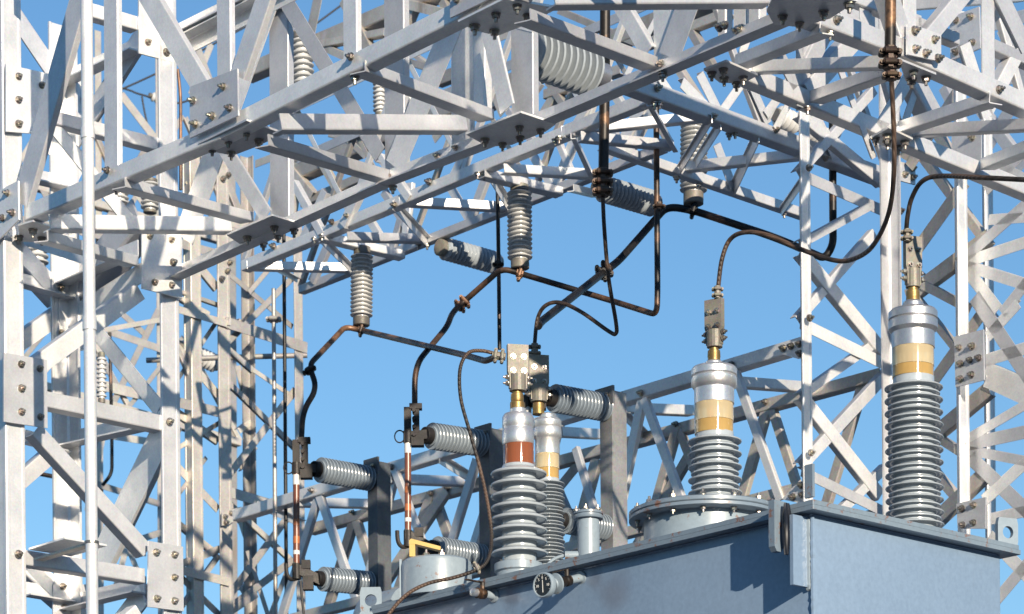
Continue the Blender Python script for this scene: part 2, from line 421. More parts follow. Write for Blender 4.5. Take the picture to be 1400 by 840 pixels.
# web of the near face
TOP = -205
for x, yb in ((149.5, 240), (303.5, 112), (476, 80)):
    brace(GA, (x - 2, TOP + 40), (x, yb), A, 18, 1, name='post', off=-.012, s2=.03)
for a, b, w, s in (((107, 0), (28, 278), 22, 1), ((205, 0), (279, 126), 25, 1), ((360, 0), (325, 104), 20, 1)):
    brace(GA, ext(a, b, TOP + 40), b, A, w, s, off=.004, s2=.035)
brace(GA, (560, TOP + 20), (660, 5), A, 22, 1, off=.004); brace(GA, (790, TOP + 30), (700, -10), A, 20, 1, off=.004)
brace(GA, (900, -330), (990, -170), A, 20, 1, off=.004)
# web of the far face
for x, yb, w in ((378, 304, 25), (535.5, 240, 26), (710, 164, 29), (904, 96, 28)):
    brace(GA, (x - 2, TOP + 100), (x, yb), C, w, 1, name='post', off=-.02, s2=.04)
brace(GA, (630, -90), (632, 205), Plane(C.p + V * .25, C.n), 31, -1, name='post', off=0, s2=.10)
brace(GA, (654, -90), (655, 150), Plane(C.p + V * .05, C.n), 15, 1, name='post', off=0, s2=.05)
for a, b, w, s in (((368, 0), (252, 326), 29, -1), ((633, 0), (540, 228), 29, -1), ((390, 0), (520, 212), 21, -1),
                   ((852, 14), (886, 72), 20, 1), ((943, 0), (915, 78), 30, -1)):
    brace(GA, ext(a, b, -110), b, C, w, s, off=.006, s2=.04)
brace(GA, (677, 42), (703, 152), C, 21, 1, off=.05, flat=True); brace(GA, (314, 203), (374, 299), C, 19, 1, off=.05, flat=True)
brace(GA, (45, 325), (190, 372), C, 18, 1, off=.3, flat=True)
brace(GA, (750, -100), (712, 40), C, 24, -1)
for x, w in ((984, 10), (1012, 17), (1034, 14)):
    brace(GA, (x, -80), (x, 48), Plane(C.p + V * .22, C.n), w, 1, name='post', s2=.05)
# gussets of the near girder
gusset(GA, [(266, 121), (331, 96), (332, 160), (266, 191)], A, [(271, 140), (274, 172), (297, 161), (312, 121), (321, 150)])
gusset(GA, [(622, 3), (622, 27), (692, -7), (692, -60), (622, -34)], A, [(632, 2), (650, -20), (676, -36)])
gusset(GA, [(-14, 272), (31, 249), (32, 302), (0, 334), (-14, 340)], A, [(17, 266), (24, 293), (10, 300)])
def under(parent, poly, z, bolts, off=.012, mat=None): return gusset(parent, poly, Zp(z), bolts, off=off, mat=mat, bs=1.15)
under(GA, [(271, 194), (337, 162), (388, 180), (352, 197), (318, 210), (290, 204)], ZG, [(290, 199), (312, 187), (316, 205), (337, 177), (354, 188)])
under(GA, [(626, 27), (690, -5), (763, 8), (723, 29), (679, 46), (646, 37)], ZG + .03, [(649, 31), (676, 38), (678, 15), (707, 4), (722, 17)])
under(GA, [(25, 306), (45, 300), (92, 314), (65, 328), (28, 328)], ZG - .02, [(45, 311), (26, 320), (57, 322)])
under(GA, [(310, 319), (372, 292), (409, 303), (396, 313), (345, 336), (334, 335)], ZG - .02, [(360, 329), (375, 307), (380, 319), (402, 311), (338, 321)])
under(GA, [(637, 181), (712, 151), (760, 167), (746, 177), (700, 195), (668, 198)], ZG, [(663, 187), (687, 193), (710, 170), (739, 174), (711, 184)])
under(GA, [(1048, 12), (1062, -22), (1172, -2), (1135, 22), (1094, 34), (1058, 30)], ZG + .01, [(1070, 18), (1093, 28), (1126, 12), (1161, 1)])
studs(GA, ((150, 234), (483, 79)), A, .012); studs(GA, ((906, 88), (534, 242)), C, .0)
studs(GA, ((159, 255), (485, 103), (906, 100), (537, 254)), Zp(ZG), .002, 1.15)
studs(GA, ((985, 38), (992, 35), (1008, 43), (1014, 40), (600, 214), (625, 203)), C, .0)
# ------------------------------------------------------------------ near tower on the left
T1 = thing('lattice_tower', 'bright aluminium lattice tower at the left edge with white bolted gusset plates', 'tower', on(pL1), 'lattice towers')
ztop = CAMZ + ZG + ZT + .35
leg(T1, pL1, 0, ztop, V, U, .125)
leg(T1, pL2, 0, ztop, -V, U, .125)
leg(T1, pL3, 0, ztop, -U, -V, .125)
leg(T1, pL3 + (pL1 - pL2), 0, ztop, -U, V, .125)
for a, b, w, s in (((60, 544), (223, 578), 21, -1), ((32, 761), (200, 787), 20, -1), ((28, 147), (220, 197), 17, -1), ((128, 13), (190, 31), 18, -1)):
    brace(T1, a, b, T12, w, s, name='strut', off=-.014)
for a, b, w, s in (((54, 586), (206, 752), 18, -1), ((50, 503), (196, 396), 26, 1), ((30, 110), (182, 300), 18, 1),
                   ((196, 836), (60, 950), 24, 1)):
    brace(T1, a, b, T12, w, s, off=-.03)
# far faces of the tower
for a, b in (((92, 838), (200, 812)), ((96, 614), (224, 586)), ((88, 122), (196, 72)), ((245, 57), (352, 4)), ((88, 395), (190, 352))):
    hmem(T1, a, C, b, C, size=.10, name='strut', far=True)
for a, b in (((30, 816), (93, 826)), ((30, 608), (86, 622)), ((36, 250), (90, 262)), ((20, 392), (92, 412))):
    hmem(T1, a, T34, b, T34, size=.09, name='strut', far=True)
for a, b, w, s in (((222, 592), (132, 778), 33, -1), ((196, 812), (130, 900), 28, -1), ((134, 456), (219, 560), 20, -1),
                   ((187, 290), (98, 400), 30, -1), ((215, 360), (100, 432), 24, 1), ((212, 20), (100, 196), 22, -1)):
    brace(T1, a, b, C, w, s, off=.01)
for a, b, w, s in (((14, 12), (72, 98), 22, 1), ((0, 316), (84, 407), 23, -1), ((0, 487), (90, 424), 25, 1), ((10, 749), (92, 820), 25, -1),
                   ((-20, 700), (84, 610), 22, 1), ((-10, 580), (84, 470), 22, -1), ((66, 200), (110, 240), 18, 1)):
    brace(T1, a, b, T34, w, s, off=.01)
gusset(T1, [(4, 90), (66, 104), (58, 186), (4, 182)], T12, [(21, 107), (21, 139), (21, 172), (53, 119)])
gusset(T1, [(1, 484), (60, 494), (61, 587), (1, 578)], T12, [(24.5, 500), (50, 506), (25, 533), (25, 565), (51, 572)])
gusset(T1, [(190, 316), (245, 318), (245, 410), (190, 396)], T12, [(200, 325), (230, 330), (232, 361), (207, 388), (230, 392)])
gusset(T1, [(199, 741), (246, 749), (247, 837), (198, 831)], T12, [(209, 757), (234, 760), (234, 791), (210, 820), (234, 823)])
gusset(T1, [(190, -30), (240, -20), (240, 86), (190, 73)], T12, [(202, 58), (227, 72)], off=.0)
studs(T1, ((24.5, 758), (231, 577)), T12, .006)
gusset(T1, [(78, 385), (112, 372), (112, 480), (78, 490)], Plane(T34.p, T34.n), [(80, 395), (99, 396), (81, 456)], off=.02)
gusset(T1, [(70, 800), (118, 800), (118, 850), (70, 850)], T34, [(83, 803), (102, 803), (85, 832), (100, 831)], off=.02)
gusset(T1, [(82, 112), (118, 104), (118, 160), (82, 170)], T34, [(97, 122), (112, 118), (112, 138)], off=.02)
bz = zrel(T12.at(60, 756))
under(T1, [(39, 752), (88, 737), (146, 747), (97, 761)], bz, [], off=0)
# ------------------------------------------------------------------ conduit in front of the tower
cd = thing('conduit_pipe', 'bright vertical metal conduit pipe running up in front of the left tower', 'pipe', on(Yp(15.9).at(123, 500)))
pc = Yp(15.9).at(123, 500)
mb = MB(); mb.cyl(on(pc), on(pc) + Z * 8.6, .031, 24); mb.build('pipe', ALU, cd, True)
for y0, y1 in ((434, 452), (176, 190)):
    mb = MB(); z1, z0 = Yp(15.9).at(123, y0).z, Yp(15.9).at(123, y1).z
    mb.cyl(on(pc) + Z * z0, on(pc) + Z * z1, .036, 24); mb.build('coupling', ALU, cd, True)
mb = MB(); zc = Yp(15.9).at(123, 742).z
mb.cyl(on(pc) + Z * (zc - .006), on(pc) + Z * (zc + .006), .037, 24)
mb.box(on(pc) + Z * zc + V * .02 + U * .25, U, V, Z, .5, .05, .012); cl = mb.build('clamp', BOLT, cd)

# ------------------------------------------------------------------ right near girder
pB = Zp(ZG).at(1240, 80)
GB = thing('lattice_girder', 'near aluminium girder running back to the right edge above the tall bushing', 'girder', on(pB), 'lattice girders')
hmem(GB, (1100, 26), B1, (1234, 77), B1, size=.085, name='chord')
hmem(GB, (1234, 77), B1, (1440, 168), B1, size=.085, name='chord')
hmem(GB, (1015, 108), B2, (1440, 282), B2, size=.075, name='chord')
for q0, q1, dv in ((B1.at(1060, 8), B1.at(1440, 168), U), (B2.at(1015, 108), B2.at(1440, 282), -U)):
    angle(GB, 'chord', q0 + Z * ZT, q1 + Z * ZT, -Z, dv, .085, .085, ALU)
for a, b, s in (((1028, 98), (1205, 92), .055), ((1248, 186), (1405, 178), .055), ((1226, 16), (1405, 2), .055)):
    hmem(GB, a, B2 if a[0] < 1226 or a[1] > 100 else B1, b, B1 if a[1] > 20 else B2, size=s)
for a, b in (((1004, 92), (1120, 46)), ((1106, 141), (1212, 103)), ((1226, 182), (1352, 141)), ((1340, 232), (1410, 204))):
    hmem(GB, a, B2, b, B1, size=.075, sv=.055)
for x, yb, w in ((1248, 50, 18), (1355, 120, 18)):
    brace(GB, (x - 2, -190), (x, yb), B1, w, 1, name='post', s2=.08, off=-.012)
for a, b, w, s in (((1313, 0), (1270, 52), 20, 1), ((1372, 0), (1404, 66), 20, 1), ((1222, 0), (1238, 50), 16, -1)):
    brace(GB, ext(a, b, -150), b, B1, w, s, off=.004)
for a, b, w, s in (((1244, 106), (1204, 176), 18, 1), ((1252, 104), (1292, 178), 18, -1), ((1174, 50), (1106, 126), 24, 1),
                   ((1060, 62), (1090, 118), 15, 1), ((1130, 44), (1106, 92), 20, -1), ((1148, 6), (1176, 38), 15, 1), ((1320, 60), (1352, 160), 16, 1),
                   ((1400, 60), (1352, 150), 16, -1), ((1150, 95), (1196, 216), 8, 1)):
    brace(GB, a, b, B2, w, s, off=.0)
for x, w in ((1098, 10), (1107, 12), (1186, 14)):
    brace(GB, (x, -70), (x + 1, 145 if x < 1150 else 60), B2, w, 1, name='post', s2=.05, off=-.02)
hmem(GB, (1256, 40), B2, (1312, 62), B2, size=.06); hmem(GB, (1165, 2), B2, (1260, 38), B2, size=.06)
hmem(GB, (1360, 70), B2, (1420, 96), B2, size=.06)
gusset(GB, [(1234, 35), (1258, 42), (1280, 50), (1280, 87), (1234, 77)], B1, [(1243, 45), (1244, 70), (1258, 76), (1270, 57), (1275, 83)])
under(GB, [(1228, 78), (1280, 99), (1266, 112), (1238, 107)], ZG - .01, [(1249, 94), (1246, 105), (1266, 102)])
under(GB, [(1190, 186), (1215, 172), (1248, 188), (1226, 201), (1205, 196)], ZG - .02, [(1197, 186), (1213, 181), (1213, 190), (1237, 190), (1228, 197)])
under(GB, [(962, 93), (993, 81), (1036, 100), (1016, 111), (984, 110)], ZG + .03, [(973, 96), (989, 91), (990, 103), (1016, 102), (1007, 110)])
studs(GB, ((1143, 28), (1365, 123)), B1, .004)
studs(GB, ((1135, 44), (1356, 138), (1104, 146)), Zp(ZG), .002)

# ------------------------------------------------------------------ middle girder carrying the hanging insulators
def s2c(a): return (a[0], 370 - .414 * (a[0] - 330) - 3)
pS = Zp(ZS).at(560, 274)
GS = thing('lattice_girder', 'slim middle girder with white diagonals from which the post insulators hang', 'girder', on(pS), 'lattice girders')
hmem(GS, (330, 370), S2A, (772, 187), S2A, size=.065, name='chord')
hmem(GS, (772, 187), S2A, (890, 140), S2A, size=.065, name='chord')
hmem(GS, (408, 401), S2B, (905, 206), S2B, size=.05, name='chord')
for q0, q1 in ((S2A.at(330, 370), S2A.at(890, 140)), (S2B.at(408, 401), S2B.at(905, 206))):
    angle(GS, 'chord', q0 + Z * .9, q1 + Z * .9, -Z, V, .06, .06, ALU)
for a, b in (((338, 368), (479, 371)), ((476, 329), (584, 332)), ((546, 280), (693, 288)), ((690, 236), (810, 243)), ((795, 192), (922, 204)), ((768, 185), (965, 164))):
    hmem(GS, a, S2A, b, S2B, size=.052)
for a, b in (((444, 328), (554, 354)), ((663, 241), (770, 267)), ((785, 262), (818, 270))):
    hmem(GS, a, S2A, b, S2B, size=.07 if a[0] < 780 else .04, sv=.05 if a[0] < 780 else .04, name='bearer')
for a, b, w in (((355, 354), (404, 383), 6), ((433, 326), (480, 371), 7), ((538, 280), (584, 331), 9), ((662, 247), (694, 283), 7), ((780, 208), (808, 241), 8), ((885, 148), (921, 201), 8)):
    brace(GS, s2c(a), b, S2A, w, 1, pb=S2B, s2=.03)
for a, b, w in (((453, 328), (427, 386), 9), ((522, 262), (566, 329), 9), ((500, 294), (529, 341), 9), ((610, 250), (641, 303), 9), ((668, 228), (640, 303), 9),
                ((722, 205), (755, 256), 9), ((786, 182), (757, 256), 10), ((559, 250), (551, 342), 8), ((545, 300), (534, 342), 7), ((888, 130), (849, 202), 14), ((896, 138), (861, 206), 9),
                ((834, 170), (851, 208), 10), ((762, 190), (781, 234), 7), ((706, 150), (735, 110), 10), ((800, 150), (838, 215), 10)):
    brace(GS, a, b, S2B, w, 1, s2=.03)
for a, b, w in (((470, 315), (505, 235), 10), ((560, 272), (520, 215), 10), ((610, 252), (640, 190), 9), ((730, 205), (690, 150), 9), ((780, 185), (815, 120), 10), ((850, 155), (820, 105), 10), ((870, 148), (905, 90), 11), ((405, 335), (440, 260), 9), ((440, 322), (400, 250), 9)):
    brace(GS, s2c(a), b, S2A, w, 1, s2=.04)
studs(GS, ((375, 337), (455, 304), (477, 296), (588, 249), (540, 281)), S2A, .004)
studs(GS, ((430, 325), (440, 321), (447, 325), (653, 236), (662, 238), (764, 187), (759, 190), (572, 334), (584, 333)), Zp(ZS), .002)
# ------------------------------------------------------------------ cross girder going back to the right
pX = Zp(ZS).at(1000, 171)
GX = thing('lattice_girder', 'cross girder with zigzag lacing running down right in front of the hanging insulator', 'girder', on(pX), 'lattice girders')
hmem(GX, (860, 121), B3, (1222, 253), B3, size=.085, name='chord')
hmem(GX, (826, 204), B4, (1102, 299), B4, size=.055, name='chord')
for q0, q1 in ((B3.at(860, 121), B3.at(1222, 253)),):
    angle(GX, 'chord', q0 + Z * .95, q1 + Z * .95, -Z, U, .07, .07, ALU)
hmem(GX, (937, 234), B4, (1104, 216), B3, size=.055)
for a, b, w in (((971, 163), (927, 234), 7), ((989, 170), (951, 229), 8), ((1040, 184), (1006, 258), 9), ((1101, 248), (1072, 289), 7)):
    brace(GX, a, b, B3, w, -1, pb=B4, s2=.02)
brace(GX, (979, 198), (1002, 258), B4, 11, 1, s2=.04)
for a, b, w in (((935, 112), (968, 146), 14), ((1016, 116), (992, 150), 12), ((1029, 116), (1052, 168), 10), ((1078, 140), (1058, 178), 9), ((1066, 130), (1046, 158), 12),
                ((905, 105), (930, 142), 10), ((960, 100), (985, 150), 12), ((1100, 130), (1140, 215), 12), ((1160, 150), (1130, 215), 12)):
    brace(GX, a, b, B3, w, 1, s2=.05)
studs(GX, ((974, 160), (1060, 178), (1127, 217), (898, 121)), B3, .004)
studs(GX, ((997, 182), (1005, 180), (895, 140), (902, 140), (925, 241), (956, 251), (1072, 290)), Zp(ZS), .002)

# ------------------------------------------------------------------ low girder behind the transformer
pLF = Zp(5.0).at(700, 596)
GL = thing('lattice_girder', 'low lattice girder with W lacing behind the transformer bushings', 'girder', on(pLF), 'lattice girders')
hmem(GL, (318, 712), LF, (1096, 478), LF, size=.075, name='chord', mat=ALU)
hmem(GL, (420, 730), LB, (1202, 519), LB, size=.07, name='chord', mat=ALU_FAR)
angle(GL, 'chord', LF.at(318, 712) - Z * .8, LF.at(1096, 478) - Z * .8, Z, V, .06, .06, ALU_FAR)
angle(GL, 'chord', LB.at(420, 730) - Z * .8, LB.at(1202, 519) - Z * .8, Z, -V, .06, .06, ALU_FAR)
for a, b in (((408, 692), (508, 694)), ((535, 660), (636, 664)), ((770, 597), (826, 600)), ((850, 564), (950, 568)), ((1013, 529), (1098, 535))):
    hmem(GL, a, LF, b, LB, size=.06)
for a, b, w in (((600, 628), (646, 657), 10), ((850, 568), (876, 594), 8), ((350, 690), (410, 716), 9)): brace(GL, a, b, LF, w, 1, pb=LB, s2=.04)
for a, b, w in (((432, 672), (411, 740), 8), ((432, 674), (476, 800), 9), ((537, 642), (524, 690), 8), ((539, 643), (580, 750), 8), ((650, 628), (612, 752), 9),
                ((874, 544), (850, 660), 10), ((878, 544), (936, 700), 10), ((1006, 510), (1070, 690), 10), ((782, 612), (812, 712), 8), ((680, 612), (725, 740), 9), ((1000, 510), (955, 660), 9), ((690, 606), (660, 700), 9), ((765, 580), (735, 690), 9)):
    brace(GL, a, hit(a, b, 410, 842, -.238), LF, w, 1, s2=.03, mat=ALU)
for a, b, w in (((483, 704), (443, 838), 10), ((483, 705), (516, 812), 10), ((588, 676), (566, 740), 10), ((612, 670), (528, 795), 12), ((590, 678), (620, 762), 11),
                ((926, 582), (893, 700), 10), ((926, 584), (952, 650), 10), ((940, 624), (896, 700), 11), ((1046, 556), (1008, 692), 11), ((1050, 552), (1090, 676), 10),
                ((1177, 516), (1124, 690), 11), ((794, 626), (760, 668), 12), ((811, 626), (780, 745), 12), ((700, 650), (720, 720), 11), ((745, 640), (780, 720), 11)):
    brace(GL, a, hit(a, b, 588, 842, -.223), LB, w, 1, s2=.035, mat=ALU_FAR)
studs(GL, ((427, 671), (536, 639), (877, 538), (1001, 499)), LF, .004)
studs(GL, ((428, 723), (483, 701), (590, 675), (613, 668), (925, 581), (1047, 550)), LB, .004)

# ------------------------------------------------------------------ tower on the right
T2 = thing('lattice_tower', 'slender aluminium lattice tower with X bracing rising behind the right end of the transformer', 'tower', on(pM3), 'lattice towers')
zt2 = B2.at(1210, 190).z + ZT
leg(T2, pM4 + V * .02, 0, M4T if 'M4T' in globals() else LF.at(1098, 55).z, -V, U, .075)
leg(T2, pM3, 0, T31.at(1216, -40).z, -V, -U, .088)
leg(T2, pM1, 0, T31.at(1312, 20).z, -V, U, .085)
pM2 = pM1 + V * .75 + U * .42
leg(T2, pM2, 0, pM2.z + 1.6, -V, U, .075)
leg(T2, pM1 - U * 1.4, 0, zt2, V, U, .085)
for a, b, w, s in (((1110, 237), (1217, 284), 15, 1), ((1105, 330), (1200, 278), 12, 1), ((1106, 341), (1214, 472), 15, -1), ((1206, 316), (1106, 430), 12, 1), ((1106, 439), (1222, 496), 16, 1),
                ((1108, 537), (1210, 465), 12, 1), ((1108, 538), (1212, 670), 15, -1), ((1108, 634), (1222, 511), 15, 1), ((1108, 642), (1217, 696), 14, 1), ((1112, 745), (1220, 640), 12, 1),
                ((1106, 150), (1214, 240), 13, -1), ((1206, 120), (1106, 230), 12, 1)):
    brace(T2, more(b, a, 2), more(a, b, 6), T43, w, s, s2=.045, off=-.05 + random.uniform(-.02, .01))
for a, b, w, s in (((1228, 184), (1335, 327), 12, 1), ((1232, 354), (1306, 250), 16, -1), ((1232, 401), (1336, 323), 18, -1), ((1232, 376), (1312, 418), 13, 1), ((1236, 399), (1313, 496), 10, 1),
                ((1236, 562), (1334, 424), 15, -1), ((1236, 618), (1338, 533), 18, -1), ((1236, 574), (1316, 625), 12, 1), ((1236, 608), (1316, 704), 12, 1), ((1236, 742), (1334, 648), 18, -1), ((1225, 210), (1248, 160), 14, 1), ((1240, 130), (1308, 240), 13, 1), ((1306, 110), (1236, 220), 14, -1)):
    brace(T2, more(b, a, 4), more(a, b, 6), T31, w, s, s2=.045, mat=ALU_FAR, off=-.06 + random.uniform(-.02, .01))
for a, b, w, s in (((1323, 347), (1402, 277), 14, 1), ((1323, 356), (1405, 329), 16, 1), ((1323, 364), (1405, 390), 17, 1), ((1327, 378), (1362, 424), 18, -1), ((1404, 382), (1368, 428), 14, 1),
                ((1338, 417), (1405, 518), 20, -1), ((1348, 460), (1390, 414), 14, 1), ((1346, 492), (1405, 474), 17, 1), ((1346, 503), (1405, 527), 18, 1), ((1346, 519), (1405, 546), 20, 1),
                ((1325, 597), (1405, 550), 13, 1), ((1327, 606), (1405, 589), 18, 1), ((1326, 616), (1405, 631), 14, 1), ((1343, 684), (1405, 627), 16, 1), ((1353, 709), (1405, 697), 16, 1),
                ((1335, 635), (1405, 702), 20, -1), ((1350, 733), (1405, 790), 18, -1), ((1345, 838), (1404, 768), 15, 1), ((1345, 220), (1405, 250), 20, -1), ((1345, 260), (1405, 200), 14, 1), ((1350, 300), (1405, 296), 15, 1)):
    brace(T2, more(b, a, 14) if a[0] < 1340 else a, b, T1R, w, s, s2=.05, off=-.01)
gusset(T2, [(1309, 462), (1349, 452), (1350, 521), (1311, 531)], T1G, [(1316, 477), (1334, 475), (1318, 499), (1331, 494), (1343, 491), (1318, 520), (1333, 514)])
gusset(T2, [(1312, 690), (1352, 681), (1352, 724), (1314, 724)], T1G, [(1320, 697), (1336, 692), (1321, 719), (1336, 716)])
gusset(T2, [(1306, 180), (1346, 170), (1346, 228), (1305, 243)], T1G, [(1313, 215), (1313, 235), (1329, 233), (1334, 190)])
gusset(T2, [(1303, 26), (1343, 11), (1345, 68), (1304, 85)], T1G, [(1312, 30), (1332, 25), (1310, 50), (1335, 60), (1312, 73)])
gusset(T2, [(1070, 473), (1106, 465), (1106, 490), (1095, 492), (1071, 485)], LF, [(1076, 478), (1087, 475), (1098, 472), (1099, 485)])
gusset(T2, [(1074, 684), (1090, 666), (1110, 658), (1110, 692)], LF, [(1101, 665), (1102, 678), (1089, 681)])
gusset(T2, [(1214, 222), (1243, 230), (1243, 256), (1214, 248)], T43, [(1228, 242), (1239, 234), (1239, 246)], off=.05)
studs(T2, ((1101, 437), (1100, 232), (1103, 621), (1225, 291)), T43, .03); studs(T2, ((1318, 357), (1322, 609)), T31, .03)

# ------------------------------------------------------------------ far tower on the left
p31 = T3A.at(316, 500); p32 = T3A.at(415, 500); p33 = T3B.at(341, 500)
T3 = thing('lattice_tower', 'distant rust-stained lattice tower with X bracing left of the fuse switches', 'tower', on(p31), 'lattice towers')
leg(T3, p31, 0, T3A.at(308, 205).z, -V, U, .105, ALU_FAR); leg(T3, p32, 0, T3A.at(410, 300).z, -V, U, .075, ALU_FAR)
leg(T3, p33, 0, T3B.at(333, 215).z, -V, -U, .072, ALU_FAR); leg(T3, T3A.at(262, 500), 0, T3A.at(250, 205).z, V, U, .09, ALU_FAR)
for a, b, w in (((308, 441), (419, 476), 15), ((243, 424), (312, 444), 10), ((245, 550), (316, 567), 14), ((308, 670), (415, 702), 14), ((308, 300), (412, 334), 12), ((245, 780), (312, 796), 12), ((240, 330), (312, 350), 12)):
    brace(T3, a, b, T3A, w, 1, name='strut', s2=.07, mat=ALU_FAR)
for a, b, w in (((302, 442), (244, 528), 7), ((246, 468), (283, 552), 6), ((251, 474), (302, 534), 12), ((317, 520), (405, 606), 8), ((249, 560), (302, 597), 12), ((247, 613), (316, 571), 8),
                ((348, 497), (407, 537), 7), ((407, 536), (318, 650), 12), ((316, 470), (350, 500), 8), ((246, 631), (302, 690), 12), ((287, 628), (246, 682), 7), ((246, 707), (302, 752), 10), ((302, 763), (246, 840), 8),
                ((249, 784), (304, 838), 10), ((246, 773), (302, 751), 12), ((316, 680), (412, 768), 8), ((404, 702), (316, 820), 12), ((348, 756), (377, 846), 7), ((402, 768), (320, 830), 12), ((398, 788), (376, 846), 8), ((316, 838), (352, 814), 12),
                ((278, 360), (300, 387), 12), ((318, 368), (404, 440), 8), ((246, 393), (312, 416), 6), ((246, 400), (290, 424), 8), ((404, 380), (318, 466), 10), ((350, 394), (404, 330), 8), ((318, 250), (350, 330), 10), ((300, 240), (262, 330), 12), ((264, 250), (300, 300), 8)):
    brace(T3, more(b, a, 6), more(a, b, 6), T3A, w * .85, random.choice((1, -1)), s2=.025, mat=ALU_FAR, off=-.05 + random.uniform(-.03, .01))
for a, b, w in (((326, 500), (348, 600), 8), ((327, 706), (346, 762), 8), ((330, 640), (352, 610), 8), ((322, 712), (352, 690), 10), ((326, 440), (350, 460), 10), ((325, 590), (345, 575), 8), ((330, 810), (350, 790), 9)):
    brace(T3, a, b, T3B, w, 1, s2=.04, mat=ALU_FAR)
studs(T3, ((310, 371), (313, 360), (302, 382), (304, 245), (311, 240)), T3A, .01)
gusset(T3, [(300, 702), (326, 694), (326, 706), (310, 718), (300, 720)], T3A, [(304, 708), (312, 703), (305, 716)], off=.03, mat=ALU_FAR)
gusset(T3, [(308, 446), (312, 432), (312, 446)], T3A, [], off=.03, mat=ALU_FAR)

# ------------------------------------------------------------------ far rack seen through the left tower
FR = thing('lattice_rack', 'far rusty busbar rack seen between the legs of the left tower', 'rack', on(FAR.at(180, 500)), 'lattice towers')
for a, b, w in (((143, 451), (222, 437), 7), ((148, 452), (222, 477), 10), ((130, 525), (224, 547), 14), ((150, 757), (200, 757), 7), ((153, 751), (224, 727), 9), ((120, 590), (222, 606), 10), ((130, 660), (224, 690), 9), ((30, 300), (222, 340), 10)):
    brace(FR, a, b, FAR, w, 1, name='strut', s2=.08, mat=ALU_FAR)
for a, b, w in (((218, 424), (157, 549), 9), ((136, 483), (162, 528), 7), ((172, 750), (158, 802), 8), ((177, 750), (190, 780), 7), ((205, 460), (160, 420), 8), ((165, 130), (215, 195), 10), ((290, 60), (262, 130), 9), ((262, 45), (292, 125), 9),
                ((200, 205), (150, 300), 10), ((150, 210), (215, 300), 10), ((220, 300), (160, 380), 9), ((40, 220), (80, 300), 9), ((140, 600), (120, 700), 9)):
    brace(FR, a, b, FAR, w, 1, s2=.06, mat=ALU_FAR)
for x in (139, 222, 322): brace(FR, (x, 40), (x + 4, 860), FAR, 9, 1, name='leg', s2=.06, mat=ALU_FAR, off=-.05)
for x in (139, 222, 322):
    q = FAR.at(x + 4, 860); mb = MB(); mb.box(Vector((q.x, q.y, q.z / 2)), V, U, Z, .06, .06, q.z); mb.build('leg', ALU_FAR, FR)

# ------------------------------------------------------------------ regular lacing of the laced faces
def lacing(parent, q0, q1, h, pitch, w, n, mat, depth=.03):
    """zigzag of light angles between the chord q0-q1 and its twin h above; n = outward normal"""
    L = (q1 - q0).length; k = max(2, int(L / pitch)); d = (q1 - q0) / k
    for i in range(k):
        a = q0 + d * i + Z * (.04 if i % 2 == 0 else h - .04); b = q0 + d * (i + 1) + Z * (h - .04 if i % 2 == 0 else .04)
        dd = (b - a).normalized(); e = n.cross(dd).normalized()
        angle(parent, 'lacing_bar', a - n * (.015 + .012 * (i % 2)), b - n * (.015 + .012 * (i % 2)), e, -n, w, depth, mat)
lacing(GB, B2.at(1015, 108), B2.at(1440, 282), ZT, .55, .045, B2.n, ALU)
lacing(GS, S2A.at(330, 370), S2A.at(890, 140), .9, .5, .035, S2A.n, ALU)
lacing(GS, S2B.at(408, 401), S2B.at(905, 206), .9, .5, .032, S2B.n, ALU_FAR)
lacing(GX, B3.at(860, 121), B3.at(1222, 253), .95, .5, .035, B3.n, ALU)
lacing(FR, FAR.at(20, 250), FAR.at(330, 340), 1.0, .5, .045, FAR.n, ALU_FAR); lacing(FR, FAR.at(20, 520), FAR.at(330, 610), .8, .5, .04, FAR.n, ALU_FAR)
for _a, _b in (((20, 250), (330, 340)), ((20, 520), (330, 610))): hmem(FR, _a, FAR, _b, FAR, size=.06, name='strut', mat=ALU_FAR)
# ------------------------------------------------------------------ far overhead girder seen through the near one
FO = Vert(Yp(23.2).at(480, 100), U)
GF = thing('lattice_girder', 'distant weathered overhead girder glimpsed through the near girder at top centre', 'girder', on(FO.p), 'lattice girders')
for a, b, w, sd_ in (((385, 40), (470, 77), 11, 1), ((436, 61), (526, 44), 10, -1), ((545, 3), (612, 20), 14, 1), ((555, 70), (592, 95), 6, 1), ((598, 110), (660, 86), 16, -1), ((664, 106), (686, 156), 10, 1),
                ((468, 184), (500, 214), 8, 1), ((348, 224), (374, 214), 10, 1), ((406, 208), (393, 290), 7, 1), ((438, 222), (464, 268), 7, 1), ((390, 222), (428, 268), 10, 1), ((408, 277), (500, 237), 11, -1),
                ((762, 14), (872, 60), 10, 1), ((926, 94), (953, 136), 9, 1), ((735, 168), (776, 100), 9, 1), ((736, 90), (775, 150), 9, 1), ((560, 10), (528, 90), 12, 1), ((600, 0), (660, 120), 10, 1), ((440, -20), (415, 100), 12, -1),
                ((470, 0), (520, 100), 12, 1), ((660, 60), (730, 30), 12, 1), ((880, 60), (1000, 14), 12, -1), ((930, 20), (975, 100), 10, 1), ((840, 60), (800, 120), 10, 1), ((560, 140), (620, 180), 9, 1), ((590, 190), (640, 130), 10, 1), ((745, 130), (850, 95), 12, -1), ((620, 160), (700, 128), 12, -1)):
    brace(GF, a, b, FO, w, sd_, s2=.06, mat=ALU_FAR)
for a, b in (((330, 110), (1060, -200)), ((380, 255), (1060, -30))): hmem(GF, a, FO, b, FO, size=.11, name='chord', mat=ALU_FAR)
for a, b in (((390, 220), (440, 223)), ((550, 88), (582, 98)), ((448, 187), (502, 201))): hmem(GF, a, FO, b, FO, size=.05, mat=ALU_FAR)
FP = Vert(Yp(21).at(1370, 100), U)
